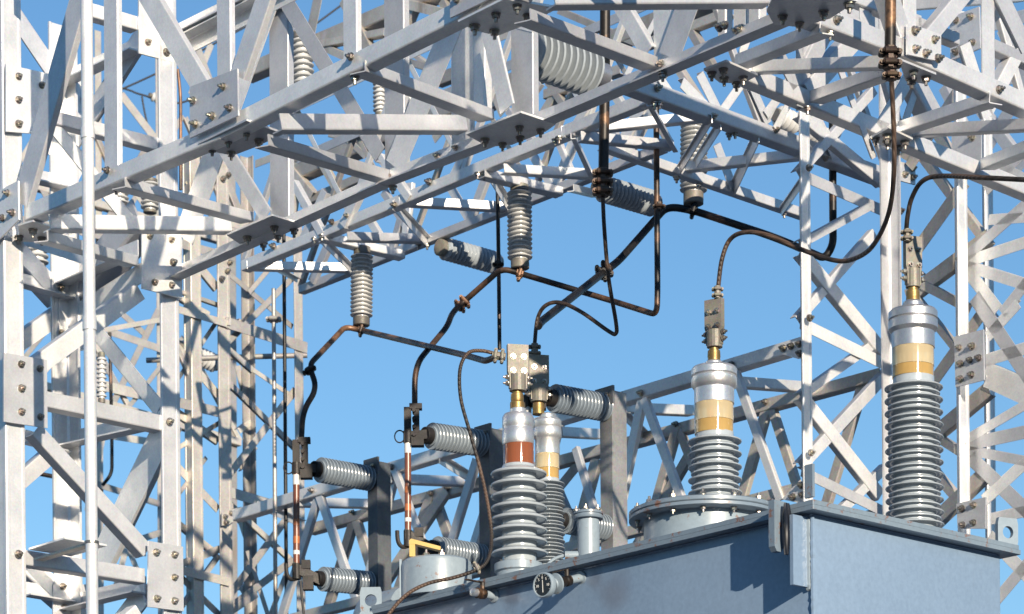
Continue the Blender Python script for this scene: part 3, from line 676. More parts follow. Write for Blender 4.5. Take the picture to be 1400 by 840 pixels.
GH = thing('lattice_girder', 'aluminium girder piece behind the gusset plates at the upper right edge', 'girder', on(FP.p), 'lattice girders')
for a, b, w, sd_ in (((1350, 36), (1410, 20), 18, 1), ((1345, 60), (1410, 82), 14, 1), ((1343, 72), (1410, 108), 20, 1), ((1368, 40), (1384, 70), 14, 1), ((1348, 120), (1410, 96), 12, 1), ((1340, 150), (1400, 230), 16, 1), ((1290, 120), (1320, 180), 12, 1), ((1405, 110), (1350, 200), 16, -1)):
    brace(GH, a, b, FP, w, sd_, s2=.06)
# ================================================================== TRANSFORMER
K = Vector((1.37, 14.4, 0)) + X * (math.sin(ROLL) * 1010 / F * 14.4)     # near corner of the tank
def kp(u, v, z): return K + U * u + V * v + Z * z
ZTOP = CAMZ + 3.372
LU, LV = 3.15, 1.50; OV = .07; PT = .045
TR = thing('power_transformer', 'large blue-grey power transformer tank with flanged lid at lower right', 'transformer', on(kp(1.5, .7, 0)))
mb = MB(); q = [kp(OV, OV, .25), kp(LU - OV, OV, .25), kp(LU - OV, LV - OV, .25), kp(OV, LV - OV, .25)]
def bevel_ring(u0, u1, v0, v1, z, r=.012):
    out = []
    for cu, cv, a0 in ((u0 + r, v0 + r, 180), (u1 - r, v0 + r, 270), (u1 - r, v1 - r, 0), (u0 + r, v1 - r, 90)):
        for k in range(4):
            a = R(a0 + k * 30); out.append(kp(cu + r * math.cos(a), cv + r * math.sin(a), z))
    return out
mb.prism(bevel_ring(OV, LU - OV, OV, LV - OV, .25), bevel_ring(OV, LU - OV, OV, LV - OV, ZTOP - PT - .003))
mb.build('tank_wall', PAINT, TR, True)
# rim: two stacked flanges (tank flange and lid)
mb = MB(); mb.prism(bevel_ring(0, LU, 0, LV, ZTOP - PT, .006), bevel_ring(0, LU, 0, LV, ZTOP - PT + .021, .006)); mb.build('tank_flange', PAINT_RIM, TR)
mb = MB(); mb.prism(bevel_ring(.006, LU - .006, .006, LV - .006, ZTOP - PT + .024, .006), bevel_ring(.006, LU - .006, .006, LV - .006, ZTOP, .006)); mb.build('lid', PAINT_RIM, TR)
for u in [x * .21 + .12 for x in range(15)]:                       # weld bead + vertical corner seam
    pass
def bead(pts, r, name='weld_bead', mat=None):
    out = []
    for a, b in zip(pts, pts[1:]):
        n = max(2, int((b - a).length / .012))
        out += [a + (b - a) * (i / n) for i in range(n)]
    m = MB(); m.sweep(out, [r * random.uniform(.75, 1.25) for _ in out], 6); return m.build(name, mat or PAINT, TR, True)
bead([kp(OV, OV, .3), kp(OV, OV, ZTOP - PT)], .011)
bead([kp(LU - .05, OV - .002, ZTOP - PT - .004), kp(OV, OV - .002, ZTOP - PT - .004), kp(OV - .002, LV - .1, ZTOP - PT - .004)], .006)
# base
mb = MB(); mb.prism([kp(a, b, 0) for a, b in ((-.3, -.3), (LU + .3, -.3), (LU + .3, LV + .3), (-.3, LV + .3))], [kp(a, b, .25) for a, b in ((-.3, -.3), (LU + .3, -.3), (LU + .3, LV + .3), (-.3, LV + .3))])
tag(mb.build('concrete_pad', CONC), 'low concrete pad under the transformer tank', 'pad')
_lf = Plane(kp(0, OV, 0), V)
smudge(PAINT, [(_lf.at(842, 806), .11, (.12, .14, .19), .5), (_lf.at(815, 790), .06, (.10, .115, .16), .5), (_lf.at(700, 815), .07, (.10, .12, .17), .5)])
# jacking hooks at the near corner, on the left face
def hook(u, zt, zb, dep, th, foot, mat=PAINT):
    m = MB()
    m.prism([kp(u - th / 2, OV + a, z) for a, z in ((0, zt), (-dep * .75, zt), (-dep, zt - .06), (-dep, zb + .03), (-dep * .8, zb), (0, zb))],
            [kp(u + th / 2, OV + a, z) for a, z in ((0, zt), (-dep * .75, zt), (-dep, zt - .06), (-dep, zb + .03), (-dep * .8, zb), (0, zb))])
    m.build('lifting_hook', mat, TR)
LFACE = Plane(kp(0, OV, 0), V)
# upper hook plate, standing out from the rim, and the welded plate beneath it
hu = .17
m = MB(); pr = [(.075, .01), (.16, .012), (.16, -.20), (.145, -.222), (.115, -.222), (.10, -.20), (.10, -.06), (.075, -.05)]
m.prism([kp(hu - .012, OV - a, ZTOP + z) for a, z in pr], [kp(hu + .024, OV - a, ZTOP + z) for a, z in pr]); m.build('lifting_hook', PAINT_RIM, TR)
m = MB(); m.box(kp(.10, OV - .055, ZTOP - .22), U, V, Z, .02, .11, .32); m.build('hook_plate', PAINT, TR)
bead([kp(.088, OV - .005, ZTOP - .07), kp(.088, OV - .005, ZTOP - .385), kp(.11, OV - .004, ZTOP - .39)], .012, 'weld_bead', PAINT_FIT)
m = MB(); pts = []; N = 16
for i in range(12):
    f = i / 11; r0 = .009 + .016 * math.sin(math.pi * (f * .85 + .1)) * (1 - .45 * f)
    for j in range(N):
        a = j / N * math.pi * 2; rr = r0 * (1 + .34 * math.cos(a * 3 + f * 2.5) + random.uniform(-.06, .06))
        pts.append(kp(.125 + rr * .7 * math.cos(a), OV - .115 + rr * math.sin(a), ZTOP - .005 - f * .235))
m.add(pts, [(i * N + j, i * N + (j + 1) % N, (i + 1) * N + (j + 1) % N, (i + 1) * N + j) for i in range(11) for j in range(N)] + [tuple(range(N)), tuple(range(11 * N, 12 * N))])
tag(m.build('plastic_wrap', PLASTIC, None, True), 'scrap of black plastic caught in the hook at the near tank corner', 'plastic')
m = MB(); m.box(kp(.02, .35, ZTOP + .09) - V * .33 + U * .02, U, V, Z, .05, .016, .15)
m.build('lifting_lug', PAINT_RIM, TR)
# lugs with holes
def lug(c, ax, w, h, hole, th=.025, mat=PAINT_FIT, name='lifting_lug'):
    n = ax.cross(Z); N = 20; vs = []; fs = []
    outer = []
    for k in range(N):
        a = 2 * math.pi * k / N; cx, cz = math.cos(a), math.sin(a); s = min((w / 2) / max(abs(cx), 1e-6), (h / 2) / max(abs(cz), 1e-6))
        s = min(s, .62 * max(w, h)); outer.append((cx * s, cz * s))
    for sgn in (-1, 1):
        for k in range(N): vs.append(c + ax * outer[k][0] + Z * outer[k][1] + n * th / 2 * sgn)
        for k in range(N):
            a = 2 * math.pi * k / N; vs.append(c + ax * hole * math.cos(a) + Z * (hole * math.sin(a) + .0) + n * th / 2 * sgn)
    for k in range(N):
        j = (k + 1) % N
        fs += [(k, j, N + j, N + k), (2 * N + k, 2 * N + j, 3 * N + j, 3 * N + k), (k, j, 2 * N + j, 2 * N + k), (N + k, N + j, 3 * N + j, 3 * N + k)]
    return obj(name, vs, fs, mat, TR)
lug(kp(LU + .02, .03, ZTOP + .035), (U * -.7 + V * .7).normalized(), .115, .14, .032)
lug(kp(LU - .0, -.02, ZTOP - .13), (U * -.7 + V * .7).normalized(), .09, .19, .028)
lug(kp(.04, LV - .06, ZTOP + .06), (V * .9 - U * .3).normalized(), .115, .14, .03)
# ------------------------------------------------------------------ bushings
def lathe_px(name, parent, cx, depth, prof, mat, n=40, yref=None):
    """prof: list of (radius px, row px) at column cx and the given depth"""
    yref = yref or prof[0][1]; p = Yp(depth).at(cx, yref); sc = depth / F
    m = MB(); m.lathe(p, -Z, [(r * sc, (y - yref) * sc) for r, y in prof], n); return m.build(name, mat, parent, True)
def shed_profile(y0, y1, n, r_big, r_core, r_small=None):
    out = []; s = (y1 - y0) / n
    for i in range(n):
        y = y0 + i * s
        rs = [(r_big, 0.0)] if not r_small else [(r_big, 0.0), (r_small, .5)]
        h = s if not r_small else s / 2
        for rb, o in rs:
            a = y + o * s
            q = rb - r_core; out += [(r_core, a), (r_core + q * .3, a + h * .14), (rb - q * .12, a + h * .36), (rb - q * .03, a + h * .42), (rb, a + h * .50), (rb - q * .03, a + h * .60), (rb - q * .1, a + h * .62), (rb - q * .2, a + h * .52), (r_core + q * .2, a + h * .44), (r_core, a + h * .52)]
    return out
def terminal(parent, cx, depth, x0, x1, y0, y1, yaw, bolts=((-.25, .72), (.27, .72), (-.25, .4), (.27, .4)), nb=True, top=0):
    p = Yp(depth).at((x0 + x1) / 2, y0); sc = depth / F
    ax = Vector((math.cos(yaw), math.sin(yaw), 0)); n = Vector((math.sin(yaw), -math.cos(yaw), 0))
    w, h = (x1 - x0) * sc, (y1 - y0) * sc
    m = MB(); th = .03
    sec = [(-w / 2, 0), (w / 2, 0), (w / 2, -h * .62), (w * .42, -h * .75), (w * .42, -h), (-w * .42, -h), (-w * .42, -h * .75), (-w / 2, -h * .62)]
    m.prism([p + ax * a + Z * b + n * th / 2 for a, b in sec], [p + ax * a + Z * b - n * th / 2 for a, b in sec])
    m.cyl(p - Z * h * .68, p - Z * (h + .012), w * .40, 16)
    o = m.build('terminal_pad', CAST, parent)
    for bx, bz in bolts: bolt(o, p + ax * (bx * w) - Z * (h * (1 - bz)) + n * th / 2, n, .72)
    for bz in (.12, .26):
        bolt(o, p - ax * (w * .46) - Z * (h * (1 - bz)), -ax, .75); bolt(o, p + ax * (w * .46) - Z * (h * (1 - bz)), ax, .75)
    return o, p, ax, n
def clamp(name_parent, p, d, r, s, mat=CAST, n=2):
    """bolted pipe clamp along direction d"""
    e, g = frame(d); m = MB()
    L = s * n
    m.cyl(p - d * L / 2, p + d * L / 2, r * 1.5, 12)
    o = None
    m.box(p, d, e, g, L * .95, r * 3.6, r * 1.1); m.box(p, d, g, e, L * .8, r * 3.0, r * .9)
    for i in range(n):
        c = p + d * ((i + .5) * s - L / 2)
        for sg in (-1, 1):
            for ee, gg in ((e, g), (g, e)):
                b = c + ee * (sg * r * 2.0)
                m.cyl(b - gg * r * 1.3, b + gg * r * 1.3, r * .7, 10); m.cyl(b - gg * r * 1.8, b + gg * r * 1.8, r * .4, 6)
    return m.build('clamp', mat, name_parent)
BG = 'transformer bushings'
# --- tall right bushing
d4 = 15.5
b4 = thing('transformer_bushing', 'tallest grey ribbed bushing with amber sight glass standing at the right end of the tank', 'bushing', Vector((Yp(d4).at(1249, 759).x, d4, ZTOP)), BG)
lathe_px('porcelain', b4, 1249, d4, [(24, 516), (28, 517), (28, 526)] + shed_profile(527, 732, 12, 40, 29, 36) + [(30, 735), (30, 745)], PORC, 48)
lathe_px('mounting_flange', b4, 1249, d4, [(30, 742), (42, 744), (42, 752), (33, 753), (33, 760)], PAINT_FIT)
lathe_px('sight_glass', b4, 1248, d4, [(28.6, 477), (28.8, 480), (28.8, 502)], GLASS)
lathe_px('oil', b4, 1248, d4, [(28.4, 502.3), (28.4, 517)], OIL)
lathe_px('cap', b4, 1248, d4, [(11, 412), (14, 415), (15, 424), (31, 425), (33.5, 428), (33.5, 437), (32, 438.5), (33.5, 440), (33.5, 451), (31, 454), (29.3, 456), (29.3, 477)], CAP)
lathe_px('brass_collar', b4, 1248, d4, [(7, 388), (7, 397), (9, 398), (9.5, 404), (9, 406), (9.5, 408), (9.5, 415)], BRASS, 12)
lathe_px('core_rod', b4, 1244, d4, [(4, 478), (4, 516)], DARK_ROD, 12)
ter4 = terminal(b4, 1248, d4, 1235, 1260, 324, 390, R(22))
# --- bushing on the manhole turret
d3 = 15.44
b3 = thing('transformer_bushing', 'grey ribbed bushing with amber sight glass on the round bolted turret', 'bushing', Vector((Yp(d3).at(977, 700).x, d3, Yp(d3).at(977, 692).z)), BG)
lathe_px('porcelain', b3, 977, d3, [(22, 592), (26, 593), (26, 601)] + shed_profile(600, 688, 5, 37, 27, 33) + [(28, 690), (28, 694)], PORC, 48)
lathe_px('sight_glass', b3, 976, d3, [(26.6, 553), (26.8, 556), (26.8, 577)], GLASS)
lathe_px('oil', b3, 976, d3, [(26.4, 577.3), (26.4, 594)], OIL)
lathe_px('cap', b3, 976, d3, [(10, 494), (12, 496), (13, 502), (29, 503), (31.5, 506), (31.5, 514), (30, 516), (31.5, 518), (31.5, 527), (29, 531), (27.3, 533), (27.3, 553)], CAP)
lathe_px('brass_collar', b3, 976, d3, [(6.5, 468), (6.5, 479), (8.5, 480), (9, 488), (8.5, 490), (9, 496)], BRASS, 12)
lathe_px('core_rod', b3, 972, d3, [(4, 554), (4, 593)], DARK_ROD, 12)
ter3 = terminal(b3, 976, d3, 963, 990, 410, 472, R(-35))
# turret
tc = Yp(d3).at(964, 708)
tp = Vector((tc.x, tc.y, ZTOP))
mb = MB(); mb.lathe(tp, Z, [(.30, 0), (.30, .135)], 56); tur = mb.build('turret', PAINT_FIT, TR, True)
mb = MB(); mb.lathe(tp + Z * .135, Z, [(.362, 0), (.372, .006), (.372, .02), (.368, .023)], 64); mb.build('turret_flange', PAINT_RIM, TR, True)
mb = MB(); mb.lathe(tp + Z * .160, Z, [(.368, 0), (.372, .004), (.372, .02), (.36, .026), (.16, .03), (.13, .045)], 64); fl = mb.build('turret_flange', PAINT_RIM, TR, True)
for k in range(14):
    a = 2 * math.pi * (k + .3) / 14; q = tp + X * (.335 * math.cos(a)) + Y * (.335 * math.sin(a))
    bolt(fl, q + Z * .186, Z, .95); bolt(fl, q + Z * .136, -Z, .75)
# --- large front bushing
d1 = 16.3
b1 = thing('transformer_bushing', 'front left bushing with widest sheds and red-brown oil glass', 'bushing', Vector((Yp(d1).at(709, 800).x, d1, ZTOP)), BG)
lathe_px('porcelain', b1, 709, d1, [(20, 636), (22, 637), (24, 641)] + shed_profile(641, 765, 8, 38.5, 24, 0) + [(23, 766), (23, 772)], PORC, 48)
lathe_px('mounting_flange', b1, 709, d1, [(23, 769), (33, 772), (33, 782), (30, 784), (30, 806)], PAINT_FIT)
lathe_px('oil', b1, 709, d1, [(20.6, 608), (20.8, 611), (20.8, 638)], OIL_R)
lathe_px('cap', b1, 708, d1, [(9, 558), (11, 560), (11, 566), (19, 567), (21.5, 571), (21.8, 583), (20.6, 586), (20.6, 588), (21.8, 590), (21.8, 606), (20.8, 609)], CAP)
lathe_px('brass_collar', b1, 707, d1, [(6.5, 528), (6.5, 538), (8.5, 539), (9, 546), (8.5, 549), (10, 551), (10, 560)], BRASS, 12)
ter1 = terminal(b1, 707, d1, 693, 722, 472, 532, R(12))
# --- small bushing behind it
d2 = 17.0
b2 = thing('transformer_bushing', 'slim bushing with pale oil glass partly behind the red-brown one', 'bushing', Vector((Yp(d2).at(748, 790).x, d2, ZTOP)), BG)
lathe_px('porcelain', b2, 748, d2, [(14, 655), (17, 656), (17, 660)] + shed_profile(660, 778, 12, 24, 15, 22) + [(18, 780), (18, 786)], PORC, 40)
lathe_px('mounting_flange', b2, 748, d2, [(18, 784), (27, 786), (27, 806)], PAINT_FIT)
lathe_px('sight_glass', b2, 748, d2, [(16.4, 622), (16.6, 625), (16.6, 642)], GLASS)
lathe_px('oil', b2, 748, d2, [(16.2, 642.3), (16.2, 657)], OIL)
lathe_px('cap', b2, 748, d2, [(8, 566), (10, 568), (10, 573), (17.5, 574), (19.5, 577), (19.5, 584), (18.5, 586), (19.5, 588), (19.5, 597), (18, 600), (16.8, 602), (16.8, 622)], CAP)
lathe_px('brass_collar', b2, 736, d2, [(6, 543), (6, 551), (8, 552), (8.5, 559), (8, 561), (8.5, 567)], BRASS, 12)
ter2 = terminal(b2, 736, d2, 722, 750, 486, 547, R(14))
# ------------------------------------------------------------------ fittings on the tank
# round handhole dome with yellow bracket
hd = Yp(16.55).at(597, 812); hp = Vector((hd.x, hd.y, ZTOP))
mb = MB(); mb.lathe(hp, Z, [(.185, 0), (.185, .17), (.181, .185), (.168, .196), (.12, .203), (.0, .206)], 48); dome = mb.build('handhole_dome', PAINT_FIT, TR, True)
mb = MB(); mb.box(hp + Z * .1 - X * .186 - Y * .02, X, Y, Z, .012, .03, .2); mb.build('seam_strip', PAINT_FIT, TR)
d6 = Yp(17.3).at(535, 830); dp = Vector((d6.x, d6.y, ZTOP))
mb = MB(); mb.lathe(dp + U * .2, -U, [(.02, -.03), (.11, 0), (.14, .05), (.14, .35)], 32)
mb.build('oil_pot', PAINT_FIT, TR, True).location.z += .06
zt = hp.z + .205
mb = MB(); a0 = hp + Z * .206 - X * .125 - Y * .05
mb.box(a0 + Z * .035 + X * .002, X, Y, Z, .03, .05, .07)
_yb = ((-.014, .082), (-.004, .092), (.15, .05), (.15, .030), (.02, .064), (-.014, .064)); mb.prism([a0 + X * i + Z * j - Y * .027 for i, j in _yb], [a0 + X * i + Z * j + Y * .027 for i, j in _yb])
mb.build('yellow_bracket', YEL, dome)
bolt(dome, hp + Z * .2 - X * .05 - Y * .08, Z, 1.1); bolt(dome, hp + Z * .2 + X * .03 - Y * .08, Z, 1.1)
# breather cylinder
bd = Yp(16.0).at(805, 780); bp = Vector((bd.x, bd.y, ZTOP)); zc = Yp(16.0).at(805, 705).z - ZTOP
mb = MB(); mb.lathe(bp, Z, [(.056, 0), (.056, zc - .02)], 28); bre = mb.build('breather_body', PAINT_FIT, TR, True)
mb = MB(); mb.lathe(bp + Z * (zc - .02), Z, [(.074, 0), (.076, .004), (.076, .016), (.07, .018), (.07, .022), (.076, .024), (.076, .036), (.06, .04), (.02, .044)], 28); bf = mb.build('breather_lid', PAINT_RIM, TR, True)
for k in range(6): a = k * math.pi / 3 + .3; bolt(bf, bp + Z * (zc + .018) + X * .064 * math.cos(a) + Y * .064 * math.sin(a), Z, .7)
mb = MB(); mb.cyl(bp + Z * .1, bp + Z * .1 - X * .12, .022, 14); mb.sweep(catmull([bp + Z * .1 - X * .12, bp + Z * .085 - X * .17, bp + Z * .05 - X * .21, bp - X * .225], 5), .008, 8)
mb.build('breather_pipe', PAINT_FIT, TR, True)
# valve and gauge on the left face
LFP = Plane(kp(0, OV, 0), V)
def fitting(root, L, name, lever=True, drop=0):
    d = (-V - Z * drop).normalized()
    mb = MB(); mb.lathe(root, d, [(.034, 0), (.034, .008), (.022, .012), (.02, L * .42)], 20); nip = mb.build('pipe_nipple', PAINT_FIT, TR, True)
    mb = MB(); mb.lathe(root + d * L * .42, d, [(.016, 0), (.026, .004), (.028, .03), (.022, .036), (.026, .05), (.028, L * .36), (.018, L * .38)], 14)
    mb.cyl(root + d * (L * .55), root + d * (L * .55) + Z * .055, .013, 10)
    v = mb.build(name, COPPER_R, TR, True)
    if lever:
        mb = MB(); b = root + d * (L * .55) + Z * .058
        mb.box(b + d * .05 - Z * .0, d, U, Z, .12, .018, .006); mb.build('lever', COPPER_R, v)
    return root + d * L
e = fitting(LFP.at(676, 815), .15, 'drain_valve')
mb = MB(); mb.lathe(e - (-V) * .03, -V, [(.02, 0), (.021, .03), (.012, .034)], 16); mb.build('valve_end', CAP, TR, True)
e = fitting(LFP.at(795, 790), .19, 'gauge_valve', True, .30); gv = (-V - Z * .30).normalized()
mb = MB(); mb.lathe(e - gv * .02, gv, [(.018, 0), (.05, .006), (.052, .018), (.03, .024), (.022, .045), (.045, .05)], 24); mb.build('gauge_neck', PAINT_FIT, TR, True)
gd = (-V * .97 - Y * .2 - Z * .06).normalized()
gc = e + gv * .055; GS_ = .82
mb = MB(); mb.lathe(gc, gd, [(.025, -.01), (.059, .0), (.062, .008), (.062, .03), (.059, .036), (.054, .036), (.052, .03)], 40); gau = mb.build('gauge', PAINT_FIT, TR, True)
mb = MB(); mb.lathe(gc + gd * .029, gd, [(.054, 0), (.054, .002)], 40); mb.build('gauge_face', BLACKP, gau, False)
gx = Z.cross(gd).normalized(); gy = gd.cross(gx)
mb = MB(); mb.prism([gc + gd * .0325 + gx * i + gy * j for i, j in ((-.002, -.036), (.002, -.036), (.001, .025), (-.001, .025))], [gc + gd * .034 + gx * i + gy * j for i, j in ((-.002, -.036), (.002, -.036), (.001, .025), (-.001, .025))])
for k in range(-6, 7):
    a = R(90 - k * 20); c0 = gc + gd * .0325 + (gx * math.cos(a) + gy * math.sin(a)) * .049
    rr = gx * math.cos(a) + gy * math.sin(a); tt = gd.cross(rr)
    mb.box(c0, rr, tt, gd, .005 if k % 3 else .008, .0012, .001)
mb.build('needle', WHITEP, gau)
def text(body, p, size, ax, up, parent, mat):
    cu = bpy.data.curves.new('numeral', 'FONT'); cu.body = body; cu.size = size; cu.align_x = 'CENTER'; cu.align_y = 'CENTER'; cu.extrude = .0004
    o = bpy.data.objects.new('numeral', cu); COL.objects.link(o)
    dg = bpy.context.evaluated_depsgraph_get(); me = bpy.data.meshes.new_from_object(o.evaluated_get(dg)); bpy.data.objects.remove(o)
    n = ax.cross(up); vs = [p + ax * v.co.x + up * v.co.y + n * v.co.z for v in me.vertices]; fs = [tuple(f.vertices) for f in me.polygons]
    obj('numeral', vs, fs, mat, parent, recalc=False); bpy.data.meshes.remove(me)
for s, a, r in (('0', 90, .035), ('5', 130, .035), ('5', 50, .035), ('10', 185, .033), ('10', -5, .033)):
    a = R(a); text(s, gc + gd * .0335 + (gx * math.cos(a) + gy * math.sin(a)) * r, .018, gx, gy, gau, WHITEP)

# ================================================================== INSULATORS
def ins_prof(L, r, core, n, c0, c1, rc):
    p = [(rc * .9, 0), (rc, .004), (rc, c0 - .004), (rc * .85, c0)]; return p
def insulator(name, label, cat, p0, p1, r, core, n, caps=(.12, .12), mat=PORC_W, group=None, capmat=CAST, rcap=None, parent=None, two=False):
    """p0-p1 axis; caps = share of the length taken by the metal fittings"""
    d = (p1 - p0).normalized(); L = (p1 - p0).length
    root = parent or thing(name, label, cat, p0, group)
    a, b = L * caps[0], L * (1 - caps[1]); s = (b - a) / n; pr = [(core, a)]
    for i in range(n):
        y = a + i * s; rr = r if not (two and i % 2) else r * .88
        q = rr - core; pr += [(core, y), (core + q * .4, y + s * .14), (rr - q * .12, y + s * .36), (rr, y + s * .48), (rr - q * .1, y + s * .62), (rr - q * .35, y + s * .56), (core, y + s * .62)]
    pr.append((core, b))
    m = MB(); m.lathe(p0, d, pr, 36); m.build('porcelain', mat, root, True)
    rcap = rcap or core * 1.15
    for h0, h1 in ((0, a), (b, L)):
        if h1 - h0 > .004:
            m = MB(); m.lathe(p0 + d * h0, d, [(rcap * .88, 0), (rcap, .004), (rcap, (h1 - h0) - .004), (rcap * .9, h1 - h0)], 24); m.build('end_fitting', capmat, root, True)
    return root
def at_s2(px, py): # depth half way between the two chords of the middle girder
    a, b = S2A.at(px, py), S2B.at(px, py); return a * .5 + b * .5
IG = 'hanging post insulators'
y1 = at_s2(495, 345).y
i1 = insulator('post_insulator', 'hanging pale post insulator furthest left under the middle girder', 'insulator', Yp(y1).at(495, 338), Yp(y1).at(494, 446), 15.6 * y1 / F, 10 * y1 / F, 15, (.1, .11), PORC_W, IG)
y2 = at_s2(710, 262).y
i2 = insulator('post_insulator', 'hanging pale post insulator in the centre above the copper busbar', 'insulator', Yp(y2).at(710, 253), Yp(y2).at(711, 368), 17.4 * y2 / F, 11 * y2 / F, 15, (.08, .11), PORC_W, IG)
y3 = B4.at(948, 245).y + .35
i3 = insulator('post_insulator', 'hanging pale post insulator behind the zigzag cross girder', 'insulator', Yp(y3).at(949, 160), Yp(y3).at(948, 280), 19 * y3 / F, 12 * y3 / F, 15, (.08, .14), PORC_W, IG)
def vpt(p, px, py): return Vert(p, V).at(px, py)
def upt(p, px, py): return Vert(p, U).at(px, py)
HG = 'horizontal strut insulators'
p = S2B.at(600, 338); i4 = insulator('strut_insulator', 'sloping grey strut insulator beside the black riser left of centre', 'insulator', p, vpt(p, 682, 361), 15.5 * p.y / F, 10 * p.y / F, 14, (.08, .04), PORC, HG)
p4 = p
p = S2B.at(816, 256); i5 = insulator('strut_insulator', 'sloping grey strut insulator between the two copper risers', 'insulator', p, vpt(p, 897, 280), 18 * p.y / F, 12 * p.y / F, 14, (.08, .04), PORC, HG)
p5 = p
p = Yp(16.0).at(716, 66); i12 = insulator('strut_insulator', 'largest grey ribbed insulator lying sideways under the overhead girder', 'insulator', vpt(p, 826, 105), p, 34 * 16.2 / F, 14 * 16.2 / F, 10, (.17, .03), PORC, HG, capmat=CAP, rcap=.066)
BGI = 'background insulators'
for (x, y, dep, x1, yy1, r, n, lab) in (
    (412, 45, 21, 415, 135, 16, 9, 'pale ribbed insulator seen behind the crossing of near braces top left'),
    (519, 100, 22, 520, 160, 10, 8, 'pale insulator half hidden behind the second far post'),
    (559, 125, 22, 560, 170, 9, 6, 'small pale insulator end right of the second far post'),
    (50, 318, 22, 51, 368, 16, 5, 'short grey insulator behind the tower leg at far left'),
    (164, 238, 23, 163, 285, 13, 6, 'small pale insulator behind the near chord at left'),
    (206, 245, 23, 205, 292, 13, 6, 'small pale insulator beside the second leg of the left tower'),
    (139, 482, 24, 139, 552, 7, 9, 'thin pale insulator between conduit and far rack')):
    q0, q1 = Yp(dep).at(x, y), Yp(dep).at(x1, yy1)
    insulator('post_insulator', lab, 'insulator', q0, q1, r * dep / F, r * .62 * dep / F, n, (.1, .1), PORC_W, BGI)
p = Yp(23.5).at(238, 472); insulator('strut_insulator', 'distant grey insulator lying between left tower and far tower', 'insulator', p, vpt(p, 298, 499), 13 * 23.5 / F, 8 * 23.5 / F, 10, (.15, .05), PORC_W, BGI)
p = Yp(31).at(204, 130); insulator('strain_insulator', 'tiny dead-end insulator string on the distant wire at upper left', 'insulator', p, vpt(p, 236, 146), 6.5 * 31 / F, 3 * 31 / F, 5, (.1, .1), PORC_W, BGI)
p = Yp(19.6).at(1060, 157); insulator('strain_insulator', 'white glossy bell insulator at upper right left of the far post', 'insulator', p, vpt(p, 1092, 172), 15 * 19.6 / F, 8 * 19.6 / F, 4, (.1, .1), PORC_W, BGI)
p = Yp(19.8).at(1100, 176); insulator('strain_insulator', 'white glossy bell insulator at upper right beside the far post', 'insulator', p, vpt(p, 1134, 192), 14 * 19.8 / F, 8 * 19.8 / F, 5, (.1, .1), PORC_W, BGI)

